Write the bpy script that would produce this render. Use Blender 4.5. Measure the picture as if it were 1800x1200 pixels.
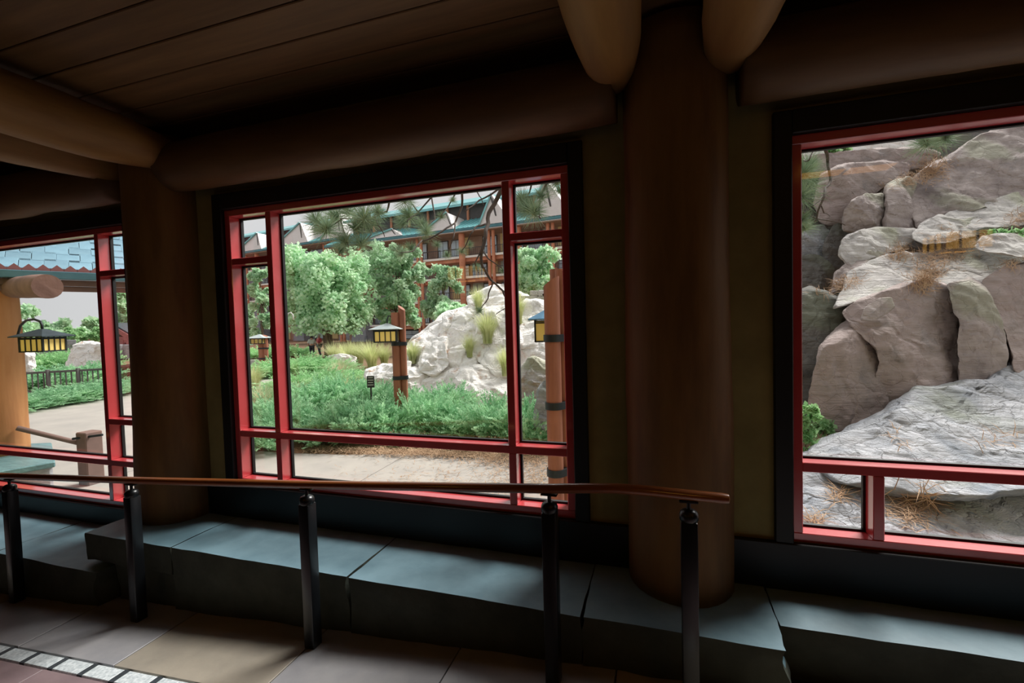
import bpy, bmesh, math, random
from mathutils import Vector, Matrix, noise
random.seed(11); noise.seed_set(7)
PI = math.pi
for o in list(bpy.data.objects): bpy.data.objects.remove(o)
SC = bpy.context.scene
COL = SC.collection
# ------------------------------------------------------------------ camera
F = 806.46; EYE = 1.53
YAW, PITCH, ROLL = -0.31048561, 0.03789055, -0.02782013
def _cam_rows():
    B = Matrix(((1,0,0),(0,0,-1),(0,1,0)))
    ca, sa = math.cos(YAW), math.sin(YAW); Y = Matrix(((ca,0,-sa),(0,1,0),(sa,0,ca)))
    cb, sb = math.cos(PITCH), math.sin(PITCH); P = Matrix(((1,0,0),(0,cb,-sb),(0,sb,cb)))
    cc, sc = math.cos(ROLL), math.sin(ROLL); Q = Matrix(((cc,-sc,0),(sc,cc,0),(0,0,1)))
    return Q @ P @ Y @ B
RM = _cam_rows(); RMT = RM.transposed()
CAMP = Vector((0, 0, EYE))
cam = bpy.data.cameras.new('camera'); cam.lens = F/1800*36; cam.sensor_width = 36; cam.clip_start = .02; cam.clip_end = 600
co = bpy.data.objects.new('camera', cam); COL.objects.link(co)
M4 = Matrix((RM[0], -RM[1], -RM[2])).transposed().to_4x4(); M4.translation = CAMP
co.matrix_world = M4
SC.camera = co
# ------------------------------------------------------------------ sky, sun, exposure
SC.view_settings.view_transform = 'Standard'; SC.view_settings.look = 'None'
SC.view_settings.gamma = 1; SC.view_settings.use_curve_mapping = False
SC.view_settings.exposure = 0.0
wd = bpy.data.worlds.new('overcast_sky'); SC.world = wd; wd.use_nodes = True
bgn = wd.node_tree.nodes['Background']
bgn.inputs[0].default_value = (.985, .985, 1.0, 1); bgn.inputs[1].default_value = 0.76
sl = bpy.data.lights.new('hazy_sun', 'SUN'); sl.energy = 6.6; sl.angle = math.radians(26); sl.color = (1, .975, .94)
so = bpy.data.objects.new('hazy_sun', sl); COL.objects.link(so)
so.rotation_euler = Vector((0.42, 0.72, 0.95)).to_track_quat('Z', 'Y').to_euler()
# ------------------------------------------------------------------ helpers
def ray(u, v): return RMT @ Vector(((u-900)/F, (v-600)/F, 1.0))
def at(u, v, d): return CAMP + ray(u, v)*d
def hitz(u, v, z): r = ray(u, v); return CAMP + r*((z-EYE)/r.z)
def hity(u, v, y): r = ray(u, v); return CAMP + r*(y/r.y)
GZ = -0.47                                        # garden ground level
def fz(x): return .067*(x+.2) if x < -.2 else 0.0   # ramp floor indoors

def wloc(o):
    p = Vector((0,0,0))
    while o is not None: p = p + o.location; o = o.parent
    return p
def tag(o, label=None, cat=None, group=None, kind=None):
    if label: o['label'] = label
    if cat: o['category'] = cat
    if group: o['group'] = group
    if kind: o['kind'] = kind
    return o
def empty(name, loc, label=None, cat=None, group=None, kind=None):
    o = bpy.data.objects.new(name, None); COL.objects.link(o); o.location = loc; o.empty_display_size = .1
    return tag(o, label, cat, group, kind)
class MB:
    def __init__(s): s.v = []; s.f = []
    def add(s, vs, fs):
        n = len(s.v); s.v += [tuple(p) for p in vs]; s.f += [tuple(i+n for i in q) for q in fs]; return s
    def box(s, x0, x1, y0, y1, z0, z1):
        return s.add([(x0,y0,z0),(x1,y0,z0),(x1,y1,z0),(x0,y1,z0),(x0,y0,z1),(x1,y0,z1),(x1,y1,z1),(x0,y1,z1)],
            [(0,3,2,1),(4,5,6,7),(0,1,5,4),(1,2,6,5),(2,3,7,6),(3,0,4,7)])
    def hexa(s, p):   # eight corners: bottom four, then top four
        return s.add(p, [(0,3,2,1),(4,5,6,7),(0,1,5,4),(1,2,6,5),(2,3,7,6),(3,0,4,7)])
    def bar(s, a, b, w, h=None, up=Vector((0,0,1))):   # box beam from a to b
        a, b = Vector(a), Vector(b); h = h or w; d = (b-a).normalized()
        if abs(d.dot(up)) > .98: up = Vector((0,1,0))
        sx = d.cross(up).normalized()*w/2; sy = sx.normalized().cross(d).normalized()*h/2
        return s.hexa([a-sx-sy, a+sx-sy, b+sx-sy, b-sx-sy, a-sx+sy, a+sx+sy, b+sx+sy, b-sx+sy])
    def tube(s, pts, rad, n=10, cap=True, squash=1.0, up=None):
        pts = [Vector(p) for p in pts]; N = len(pts)
        if not hasattr(rad, '__len__'): rad = [rad]*N
        vs = []; fs = []; ref = None
        for i, p in enumerate(pts):
            d = (pts[min(i+1,N-1)]-pts[max(i-1,0)]).normalized()
            if ref is None: ref = up or (Vector((0,0,1)) if abs(d.z) < .9 else Vector((1,0,0)))
            a = d.cross(ref).normalized(); b = a.cross(d).normalized(); ref = b
            for k in range(n):
                t = 2*PI*k/n; vs.append(p + (a*math.cos(t) + b*math.sin(t)*squash)*rad[i])
        for i in range(N-1):
            for k in range(n):
                k2 = (k+1) % n; fs.append((i*n+k, i*n+k2, (i+1)*n+k2, (i+1)*n+k))
        if cap: fs.append(tuple(range(n-1,-1,-1))); fs.append(tuple((N-1)*n+k for k in range(n)))
        return s.add(vs, fs)
    def lathe(s, c, prof, n=16):    # profile (r, z) pairs around a vertical axis through c
        c = Vector(c); vs = []; fs = []
        for r, z in prof:
            for k in range(n): t = 2*PI*k/n; vs.append(c + Vector((r*math.cos(t), r*math.sin(t), z)))
        for i in range(len(prof)-1):
            for k in range(n):
                k2 = (k+1) % n; fs.append((i*n+k, i*n+k2, (i+1)*n+k2, (i+1)*n+k))
        fs.append(tuple(range(n-1,-1,-1))); fs.append(tuple((len(prof)-1)*n+k for k in range(n)))
        return s.add(vs, fs)
    def prism(s, poly, vec):        # extrude a planar polygon
        poly = [Vector(p) for p in poly]; vec = Vector(vec); n = len(poly)
        return s.add(poly+[p+vec for p in poly], [tuple(range(n-1,-1,-1)), tuple(range(n,2*n))] + [(i,(i+1)%n,n+(i+1)%n,n+i) for i in range(n)])
    def mesh(s, name, mat, org=Vector((0,0,0)), smooth=False, bevel=0, fix=True, seg=1):
        me = bpy.data.meshes.new(name)
        me.from_pydata([(p[0]-org.x, p[1]-org.y, p[2]-org.z) for p in s.v], [], s.f)
        if fix or bevel:
            bm = bmesh.new(); bm.from_mesh(me)
            if fix: bmesh.ops.recalc_face_normals(bm, faces=bm.faces)
            if bevel: bmesh.ops.bevel(bm, geom=bm.edges[:], offset=bevel, segments=seg, affect='EDGES', profile=.5)
            bm.to_mesh(me); bm.free()
        if smooth:
            me.polygons.foreach_set('use_smooth', [True]*len(me.polygons))
            if smooth != 'all':
                try: me.set_sharp_from_angle(angle=math.radians(smooth if smooth is not True else 40))
                except Exception: pass
        me.materials.append(mat); me.update(); return me
    def build(s, name, mat, parent=None, loc=None, **k):
        org = wloc(parent) if parent is not None else Vector((0,0,0))
        if loc is not None: org = Vector(loc)
        o = bpy.data.objects.new(name, s.mesh(name, mat, org, **k)); COL.objects.link(o)
        if parent is not None: o.parent = parent
        elif loc is not None: o.location = loc
        return o
def inst(name, me, parent, loc=(0,0,0), rot=(0,0,0), sc=(1,1,1)):
    o = bpy.data.objects.new(name, me); COL.objects.link(o)
    o.location = Vector(loc) - (wloc(parent) if parent is not None else Vector((0,0,0))); o.rotation_euler = rot; o.scale = sc
    if parent is not None: o.parent = parent
    return o
def copy_tree(o, parent=None):
    c = o.copy(); COL.objects.link(c); c.parent = parent
    for ch in list(o.children): copy_tree(ch, c)
    return c
# ------------------------------------------------------------------ materials
def rgb(h): 
    f = lambda c: (c/255)/12.92 if c/255 <= .04045 else ((c/255+.055)/1.055)**2.4
    return (f(h[0]), f(h[1]), f(h[2]), 1)
def pm(name, c1, c2=None, scale=4, rough=.7, bump=0, bscale=None, stretch=(1,1,1), metal=0, spec=.5, ior=1.5, vary=0, detail=6, coat=0, c3=None, trans=0, lo=.35, hi=.65, dist=.02):
    m = bpy.data.materials.new(name); m.use_nodes = True; nt = m.node_tree; N = nt.nodes; L = nt.links
    b = N['Principled BSDF']; b.inputs['Roughness'].default_value = rough; b.inputs['Metallic'].default_value = metal
    b.inputs['Specular IOR Level'].default_value = spec; b.inputs['IOR'].default_value = ior
    if coat: b.inputs['Coat Weight'].default_value = coat; b.inputs['Coat Roughness'].default_value = .12; b.inputs['Coat IOR'].default_value = 2.0
    c2 = c2 or c1
    tc = N.new('ShaderNodeTexCoord'); mp = N.new('ShaderNodeMapping'); mp.inputs['Scale'].default_value = stretch
    L.new(tc.outputs['Object'], mp.inputs['Vector'])
    nz = N.new('ShaderNodeTexNoise'); nz.inputs['Scale'].default_value = scale; nz.inputs['Detail'].default_value = detail; nz.inputs['Roughness'].default_value = .6
    L.new(mp.outputs[0], nz.inputs['Vector'])
    cr = N.new('ShaderNodeValToRGB'); L.new(nz.outputs['Fac'], cr.inputs['Fac'])
    cr.color_ramp.elements[0].position = lo; cr.color_ramp.elements[1].position = hi
    cr.color_ramp.elements[0].color = rgb(c1); cr.color_ramp.elements[1].color = rgb(c2)
    if c3: e = cr.color_ramp.elements.new((lo+hi)/2); e.color = rgb(c3)
    colo = cr.outputs['Color']
    if vary:
        oi = N.new('ShaderNodeObjectInfo'); hs = N.new('ShaderNodeHueSaturation')
        mr = N.new('ShaderNodeMapRange'); mr.inputs['To Min'].default_value = 1-vary; mr.inputs['To Max'].default_value = 1+vary
        L.new(oi.outputs['Random'], mr.inputs['Value']); L.new(mr.outputs[0], hs.inputs['Value']); L.new(colo, hs.inputs['Color']); colo = hs.outputs['Color']
    L.new(colo, b.inputs['Base Color'])
    if bump:
        n2 = N.new('ShaderNodeTexNoise'); n2.inputs['Scale'].default_value = bscale or scale*3; n2.inputs['Detail'].default_value = 8
        L.new(mp.outputs[0], n2.inputs['Vector'])
        bp = N.new('ShaderNodeBump'); bp.inputs['Strength'].default_value = bump; bp.inputs['Distance'].default_value = dist
        L.new(n2.outputs['Fac'], bp.inputs['Height']); L.new(bp.outputs[0], b.inputs['Normal'])
    if trans:
        tr = N.new('ShaderNodeBsdfTranslucent'); L.new(colo, tr.inputs['Color']); mx = N.new('ShaderNodeMixShader'); mx.inputs[0].default_value = trans
        L.new(b.outputs[0], mx.inputs[1]); L.new(tr.outputs[0], mx.inputs[2]); L.new(mx.outputs[0], N['Material Output'].inputs['Surface'])
    return m
def glass(name, tint=(.985,.99,.988), rough=0.0, boost=1.0):
    m = bpy.data.materials.new(name); m.use_nodes = True; nt = m.node_tree; N = nt.nodes; L = nt.links
    N.remove(N['Principled BSDF'])
    t = N.new('ShaderNodeBsdfTransparent'); t.inputs[0].default_value = (*tint, 1)
    g = N.new('ShaderNodeBsdfGlossy'); g.inputs['Roughness'].default_value = rough
    ge = N.new('ShaderNodeNewGeometry'); dt = N.new('ShaderNodeVectorMath'); dt.operation = 'DOT_PRODUCT'; L.new(ge.outputs['Normal'], dt.inputs[0]); L.new(ge.outputs['Incoming'], dt.inputs[1])
    def mth(op, a, b):
        q = N.new('ShaderNodeMath'); q.operation = op
        for i, x in enumerate((a, b)):
            if x is None: continue
            if isinstance(x, (int, float)): q.inputs[i].default_value = x
            else: L.new(x, q.inputs[i])
        return q
    ab = mth('ABSOLUTE', dt.outputs['Value'], None); om = mth('SUBTRACT', 1.0, ab.outputs[0]); p5 = mth('POWER', om.outputs[0], 5.0); sc_ = mth('MULTIPLY', p5.outputs[0], .955)
    mt = mth('ADD', sc_.outputs[0], .035*boost)
    mx = N.new('ShaderNodeMixShader'); L.new(mt.outputs[0], mx.inputs[0]); L.new(t.outputs[0], mx.inputs[1]); L.new(g.outputs[0], mx.inputs[2])
    L.new(mx.outputs[0], N['Material Output'].inputs['Surface'])
    return m
def emit(name, col, strength, base=None):
    m = bpy.data.materials.new(name); m.use_nodes = True; b = m.node_tree.nodes['Principled BSDF']
    b.inputs['Base Color'].default_value = rgb(base or col); b.inputs['Emission Color'].default_value = rgb(col); b.inputs['Emission Strength'].default_value = strength
    b.inputs['Roughness'].default_value = .4
    return m
def rockmat(name, cols, crack=.35, lichen=None, scale=1.6, bump=.7, strata=2.5, tilt=(0,.25,.2), dirt=None):
    m = bpy.data.materials.new(name); m.use_nodes = True; nt = m.node_tree; N = nt.nodes; L = nt.links
    b = N['Principled BSDF']; b.inputs['Roughness'].default_value = .85; b.inputs['Specular IOR Level'].default_value = .25
    g = N.new('ShaderNodeTexCoord')
    nz = N.new('ShaderNodeTexNoise'); nz.inputs['Scale'].default_value = scale; nz.inputs['Detail'].default_value = 9; nz.inputs['Roughness'].default_value = .62
    L.new(g.outputs['Object'], nz.inputs['Vector'])
    cr = N.new('ShaderNodeValToRGB'); L.new(nz.outputs['Fac'], cr.inputs['Fac'])
    cr.color_ramp.elements[0].position = .3; cr.color_ramp.elements[1].position = .7
    cr.color_ramp.elements[0].color = rgb(cols[0]); cr.color_ramp.elements[1].color = rgb(cols[-1])
    for i, c in enumerate(cols[1:-1]): e = cr.color_ramp.elements.new(.3+.4*(i+1)/(len(cols)-1)); e.color = rgb(c)
    col = cr.outputs['Color']
    def over(colin, c, fac):
        mx = N.new('ShaderNodeMix'); mx.data_type = 'RGBA'; L.new(fac, mx.inputs[0]); L.new(colin, mx.inputs[6]); mx.inputs[7].default_value = rgb(c); return mx.outputs[2]
    def patch(scale_, lo, hi, seedoff):
        mpp = N.new('ShaderNodeMapping'); mpp.inputs['Location'].default_value = (seedoff, seedoff*2, 3); L.new(g.outputs['Object'], mpp.inputs['Vector'])
        n = N.new('ShaderNodeTexNoise'); n.inputs['Scale'].default_value = scale_; n.inputs['Detail'].default_value = 5; L.new(mpp.outputs[0], n.inputs['Vector'])
        r = N.new('ShaderNodeMapRange'); r.inputs['From Min'].default_value = lo; r.inputs['From Max'].default_value = hi; L.new(n.outputs['Fac'], r.inputs['Value']); return r.outputs[0]
    if lichen: col = over(col, lichen, patch(1.1, .56, .68, 5))
    if dirt: col = over(col, dirt, patch(1.8, .595, .68, 9))
    L.new(col, b.inputs['Base Color'])
    # relief: tilted strata, fine grain and crack lines
    mp = N.new('ShaderNodeMapping'); mp.inputs['Rotation'].default_value = tilt; mp.inputs['Scale'].default_value = (.55, .55, strata*2); L.new(g.outputs['Object'], mp.inputs['Vector'])
    ns = N.new('ShaderNodeTexNoise'); ns.inputs['Scale'].default_value = 2.2; ns.inputs['Detail'].default_value = 10; ns.inputs['Roughness'].default_value = .68; ns.inputs['Distortion'].default_value = .4; L.new(mp.outputs[0], ns.inputs['Vector'])
    vo = N.new('ShaderNodeTexVoronoi'); vo.feature = 'DISTANCE_TO_EDGE'; vo.inputs['Scale'].default_value = 1.5
    nd = N.new('ShaderNodeTexNoise'); nd.inputs['Scale'].default_value = 2.0; nd.inputs['Detail'].default_value = 5; L.new(g.outputs['Object'], nd.inputs['Vector'])
    mx = N.new('ShaderNodeMix'); mx.data_type = 'VECTOR'; mx.inputs[0].default_value = .42; L.new(g.outputs['Object'], mx.inputs[4]); L.new(nd.outputs['Color'], mx.inputs[5]); L.new(mx.outputs[1], vo.inputs['Vector'])
    mr = N.new('ShaderNodeMapRange'); mr.inputs['From Max'].default_value = .035; L.new(vo.outputs['Distance'], mr.inputs['Value'])
    ad = N.new('ShaderNodeMath'); ad.operation = 'MULTIPLY_ADD'; L.new(mr.outputs[0], ad.inputs[0]); ad.inputs[1].default_value = crack; L.new(ns.outputs['Fac'], ad.inputs[2])
    v2 = N.new('ShaderNodeTexVoronoi'); v2.feature = 'DISTANCE_TO_EDGE'; v2.inputs['Scale'].default_value = 4.6; L.new(mx.outputs[1], v2.inputs['Vector'])
    m2 = N.new('ShaderNodeMapRange'); m2.inputs['From Max'].default_value = .03; L.new(v2.outputs['Distance'], m2.inputs['Value'])
    a2 = N.new('ShaderNodeMath'); a2.operation = 'MULTIPLY_ADD'; L.new(m2.outputs[0], a2.inputs[0]); a2.inputs[1].default_value = crack*.35; L.new(ad.outputs[0], a2.inputs[2])
    nf = N.new('ShaderNodeTexNoise'); nf.inputs['Scale'].default_value = 16; nf.inputs['Detail'].default_value = 6; L.new(g.outputs['Object'], nf.inputs['Vector'])
    a3 = N.new('ShaderNodeMath'); a3.operation = 'MULTIPLY_ADD'; L.new(nf.outputs['Fac'], a3.inputs[0]); a3.inputs[1].default_value = .35; L.new(a2.outputs[0], a3.inputs[2]); ad = a3
    bp = N.new('ShaderNodeBump'); bp.inputs['Strength'].default_value = bump; bp.inputs['Distance'].default_value = .12; L.new(ad.outputs[0], bp.inputs['Height']); L.new(bp.outputs[0], b.inputs['Normal'])
    return m
# ================================================================== materials of the room
M = {}
M['red'] = pm('red_paint', (216,76,80), (208,68,72), 3, rough=.4, spec=.5, coat=1.0, bump=.05, bscale=30)
M['trim'] = pm('dark_trim', (20,28,29), (16,23,25), 3, rough=.5)
M['panel'] = pm('dark_panel', (17,24,27), (13,19,22), 3, rough=.45, bump=.05)
M['olive'] = pm('olive_plaster', (160,152,100), (142,134,86), 5, rough=.9, bump=.15, bscale=60, dist=.004)
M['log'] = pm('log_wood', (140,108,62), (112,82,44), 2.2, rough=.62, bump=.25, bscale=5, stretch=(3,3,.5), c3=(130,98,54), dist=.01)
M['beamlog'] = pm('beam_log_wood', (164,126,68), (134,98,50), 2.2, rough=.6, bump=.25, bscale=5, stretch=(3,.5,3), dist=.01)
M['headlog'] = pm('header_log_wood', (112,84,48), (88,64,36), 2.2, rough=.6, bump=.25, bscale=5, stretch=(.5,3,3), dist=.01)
M['plank'] = pm('ceiling_plank_wood', (120,92,54), (96,72,40), 2.5, rough=.62, bump=.12, bscale=8, stretch=(.4,6,6), vary=.14, dist=.006)
M['slate'] = pm('slate_bench', (128,160,172), (106,138,150), 3.5, rough=.5, bump=.35, bscale=7, spec=.4, ior=1.5, vary=.05, dist=.012)
M['shadedstone'] = pm('shaded_bench_stone', (78,84,74), (60,66,58), 5, rough=.85, bump=.6, bscale=9, c3=(70,76,66), dist=.02)  # rough bench stone, colour darkened to stand for shade on its front
M['slabgrey'] = pm('floor_slab_grey', (168,166,167), (142,142,147), 2.5, rough=.42, bump=.8, bscale=3, spec=.7, vary=.08, dist=.012)
M['slabtan'] = pm('floor_slab_tan', (176,166,150), (152,144,132), 2.5, rough=.44, bump=.8, bscale=3, spec=.7, vary=.08, dist=.012)
M['slabplum'] = pm('floor_slab_plum', (150,128,130), (130,110,114), 2.5, rough=.42, bump=.3, bscale=6, spec=.7, vary=.08, dist=.012)
M['grout'] = pm('grout', (44,42,40), (36,34,33), 20, rough=.9)
M['tilew'] = pm('white_stone_tile', (236,242,244), (182,192,196), 60, rough=.5, bump=.3, bscale=80, dist=.004)
M['tiled'] = pm('dark_stone_spacer', (66,72,78), (52,58,62), 30, rough=.5)
M['railwood'] = pm('handrail_wood', (160,94,48), (128,70,34), 3, rough=.28, spec=.6, stretch=(.5,6,6), coat=.4)
M['blackmetal'] = pm('black_metal', (22,25,28), (18,20,23), 8, rough=.32, spec=.6)
M['gasket'] = pm('black_gasket', (14,14,15), (10,10,11), 8, rough=.6)
M['glass'] = glass('window_glass')
M['backwall'] = pm('shade_wall', (44,36,26), (36,29,21), 3, rough=.9)
# ================================================================== room shell
WY = 2.5
W = {1: (-6.30, -3.95, .19, 2.335), 2: (-2.8625, -.50, .48, 2.34), 3: (.65, 3.01, .48, 2.335)}
RW = .045
mb = MB(); xs = [-9.0] + [q for k in (1,2,3) for q in (W[k][0]-RW, W[k][1]+RW)] + [6.0]
for i in range(0, 8, 2): mb.box(xs[i], xs[i+1], WY, WY+.125, -.9, 3.0)
for k in (1,2,3):
    x0, x1, z0, z1 = W[k]; mb.box(x0-RW, x1+RW, WY, WY+.125, -.9, z0-RW); mb.box(x0-RW, x1+RW, WY, WY+.125, z1+RW, 3.0)
tag(mb.build('wall_back', M['olive']), 'olive plaster wall holding the three red-framed windows', 'wall', kind='structure')
# dark panelling under the windows, between the log columns
mb = MB(); mb.box(-8.9, -3.95+RW+.085, WY-.035, WY, -.6, .19-RW); mb.box(-3.95+RW+.085, .65-RW-1.15, WY-.035, WY, -.3, .48-RW)
mb.box(.65-RW-1.15, 5.9, WY-.035, WY, .1, .48-RW)
tag(mb.build('baseboard_back', M['panel'], bevel=.004), 'very dark panelling below the windows above the stone bench', 'panel', kind='structure')
tag(MB().box(-9, 6, -3.4, -3.2, -.9, 3.0).build('added_wall_front', M['backwall']), 'unseen brown wall added on the near side to keep the passage dark', 'wall', kind='structure')  # added behind the camera, unseen, to keep the passage dark
tag(MB().box(5.9, 6.1, -3.2, 2.5, -.9, 3.0).build('added_wall_right', M['backwall']), 'unseen brown wall added at the right end to keep the passage dark', 'wall', kind='structure')  # added end wall out of view, keeps the interior dim
tag(MB().box(-9.2, -9.0, -3.2, 2.5, -1.2, 3.0).build('added_wall_left', M['backwall']), 'unseen brown wall added at the left end to shut out skylight', 'wall', kind='structure')  # added out of view to block skylight from the open left end
# ceiling boards
CZ = 2.93
ce = MB().box(-9, 6, -3.2, WY+.125, CZ+.025, CZ+.12).build('ceiling', M['plank']); tag(ce, 'dark wooden plank ceiling running along the passage', 'ceiling', kind='structure')
pme = MB().box(-7.5, 7.5, 0, .205, 0, .024).mesh('plank', M['plank'], bevel=.004)
for i in range(27):
    inst('plank', pme, ce, (-1.5+random.uniform(-.02,.02), WY-.212-.212*i, CZ+random.uniform(0,.003)))
# ------------------------------------------------------------------ windows
def window(n, label, verts, hors, panes):
    x0, x1, z0, z1 = W[n]; root = empty('window_%d' % n, ((x0+x1)/2, WY, z0), label, 'window', kind='structure')
    ya, yb = WY, WY+.115
    for nm, b in (('frame_rail', (x0-RW, x1+RW, ya, yb, z0-RW, z0)), ('frame_rail', (x0-RW, x1+RW, ya, yb, z1, z1+RW)),
                  ('frame_stile', (x0-RW, x0, ya, yb, z0, z1)), ('frame_stile', (x1, x1+RW, ya, yb, z0, z1))):
        MB().box(*b).build(nm, M['red'], root, bevel=.003)
    for x, a, b in verts: MB().box(x, x+RW, ya+.002, yb-.002, a, b).build('mullion', M['red'], root, bevel=.003)
    for z, a, b in hors: MB().box(a, b, ya+.003, yb-.003, z, z+RW).build('transom', M['red'], root, bevel=.003)
    for (a, b, c, d) in panes:
        p = MB().box(a+.004, b-.004, yb-.018, yb-.012, c+.004, d-.004).build('glass_pane', M['glass'], root)
        g = MB(); w = .011; y0, y1 = yb-.03, yb-.008
        for q in ((a, a+w, y0, y1, c, d), (b-w, b, y0, y1, c, d), (a+w, b-w, y0, y1, c, c+w), (a+w, b-w, y0, y1, d-w, d)): g.box(*q)
        g.build('gasket', M['gasket'], p)
    # dark surround
    t = .08; tt = .11; q = MB()
    q.box(x0-RW-t, x0-RW, WY-.03, WY+.02, z0-RW, z1+RW+tt).box(x1+RW, x1+RW+t, WY-.03, WY+.02, z0-RW, z1+RW+tt).box(x0-RW, x1+RW, WY-.03, WY+.02, z1+RW, z1+RW+tt)
    tag(q.build('trim_%d' % n, M['trim'], bevel=.004), ('near-black wooden surround of the ' + {1:'left', 2:'middle', 3:'right'}[n] + ' window'), 'trim', kind='structure')
m1 = -4.282
window(1, 'red-framed window at far left looking onto the porch roof and ramp', [(m1, .19, .475), (m1, .475+RW, 2.335)],
    [(.475, -6.30, -3.95), (.812, m1+RW, -3.95), (2.0, m1+RW, -3.95)],
    [(-6.30, m1, .19, .475), (m1+RW, -3.95, .19, .475), (-6.30, m1, .475+RW, 2.335), (m1+RW, -3.95, .475+RW, .812), (m1+RW, -3.95, .812+RW, 2.0), (m1+RW, -3.95, 2.0+RW, 2.335)])
a, b = -2.548, -.842; x0, x1, z0, z1 = W[2]; tz = .78; cz = 2.0
window(2, 'large red-framed middle window with narrow side lights facing the garden', [(a, z0, tz), (a, tz+RW, z1), (b, z0, tz), (b, tz+RW, z1)],
    [(tz, x0, x1), (cz, x0, a), (cz, b+RW, x1)],
    [(x0, a, z0, tz), (a+RW, b, z0, tz), (b+RW, x1, z0, tz), (x0, a, tz+RW, cz), (x0, a, cz+RW, z1), (a+RW, b, tz+RW, z1), (b+RW, x1, tz+RW, cz), (b+RW, x1, cz+RW, z1)])
x0, x1, z0, z1 = W[3]; b = .935
window(3, 'red-framed window at right filled with the view of grey-pink boulders', [(b, z0, tz), (2.69, z0, tz), (2.69, tz+RW, z1)],
    [(tz, x0, x1), (cz, 2.69+RW, x1)],
    [(x0, b, z0, tz), (b+RW, 2.69, z0, tz), (2.69+RW, x1, z0, tz), (x0, 2.69, tz+RW, z1), (2.69+RW, x1, tz+RW, cz), (2.69+RW, x1, cz+RW, z1)])
# ------------------------------------------------------------------ log columns and beams
def knotty(pts, rad, seed, amp=.006, n=28, step=.08):
    pts = [Vector(p) for p in pts]; out = []; rr = []
    for i in range(len(pts)-1):
        k = max(1, int((pts[i+1]-pts[i]).length/step))
        for j in range(k):
            t = j/k; out.append(pts[i].lerp(pts[i+1], t)); rr.append(rad[i]*(1-t)+rad[i+1]*t)
    out.append(pts[-1]); rr.append(rad[-1])
    m = MB(); m.tube(out, rr, n)
    m.v = [tuple(Vector(p) + Vector((1,1,1))*0 + noise.noise_vector(Vector((p[0]*2.3+seed, p[1]*2.3, p[2]*1.3)))*amp*2 + noise.noise_vector(Vector((p[0]*9+seed, p[1]*9, p[2]*4)))*amp*.5) for p in m.v]
    return m
CX = (.085, -3.41)
for i, cx in enumerate(CX):
    o = knotty([(cx, 2.45, .20), (cx, 2.45, 2.9)], [.255, .245], 3+i*7).build('log_column', M['log'], loc=(cx, 2.45, .20), smooth='all')
    tag(o, ('thick round log column between the middle and right windows' if i == 0 else 'thick round log column between the left and middle windows'), 'column', 'log columns against the window wall')
    for j, dx in enumerate((-.275, .24)):
        x = cx+dx; o = knotty([(x, -3.1, 2.735), (x, 1.45, 2.735), (x, 1.8, 2.735), (x, 2.05, 2.735), (x, 2.25, 2.735), (x, 2.38, 2.735), (x, 2.44, 2.735)], [.155, .155, .152, .14, .115, .08, .03], 20+i*9+j*4, .007).build('ceiling_log', M['beamlog'], loc=(x, 2.0, 2.735), smooth='all')
        tag(o, ['left log of the ceiling beam pair above the right-hand column', 'right log of the ceiling beam pair above the right-hand column', 'far log of the ceiling beam pair above the left-hand column', 'near log of the ceiling beam pair above the left-hand column'][i*2+j], 'beam', 'log beams under the ceiling')
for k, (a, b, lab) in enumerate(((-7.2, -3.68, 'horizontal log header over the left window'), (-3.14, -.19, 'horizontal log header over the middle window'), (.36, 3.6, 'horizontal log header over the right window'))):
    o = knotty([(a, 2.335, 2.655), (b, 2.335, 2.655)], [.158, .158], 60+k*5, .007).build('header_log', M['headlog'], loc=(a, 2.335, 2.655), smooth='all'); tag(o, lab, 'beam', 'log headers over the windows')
# ------------------------------------------------------------------ stone bench
def stone_block(x0, x1, y0, y1, z0, z1, seed, rough=.016, ragl=0, ragr=0):
    bm = bmesh.new(); bmesh.ops.create_cube(bm, size=1)
    bmesh.ops.subdivide_edges(bm, edges=bm.edges[:], cuts=13, use_grid_fill=True)
    m = MB()
    for v in bm.verts:
        p = v.co; q = Vector((x0+(p.x+.5)*(x1-x0), y0+(p.y+.5)*(y1-y0), z0+(p.z+.5)*(z1-z0)))
        w = q*Vector((1,1,1)).length/1.732 if False else q
        n1 = noise.noise_vector(Vector((w.x*3.1+seed, w.y*3.1, w.z*5))); n2 = noise.noise_vector(Vector((w.x*11+seed, w.y*11, w.z*14)))
        top = p.z > .49
        d = (n1*rough*1.3 + n2*rough*.55)
        if top: d = Vector((d.x*.5, d.y*.45, n1.z*.002+n2.z*.0012))
        if p.x < -.49: d.x *= 1+ragl
        if p.x > .49: d.x *= 1+ragr
        m.v.append(tuple(q+d))
    bm.verts.index_update(); m.f = [tuple(v.index for v in f.verts) for f in bm.faces]; bm.free()
    return m
be = empty('stone_bench', (-1.4, 2.2, -.2), 'stepped slate-topped stone bench running along the window wall', 'bench')
g = .004
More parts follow.
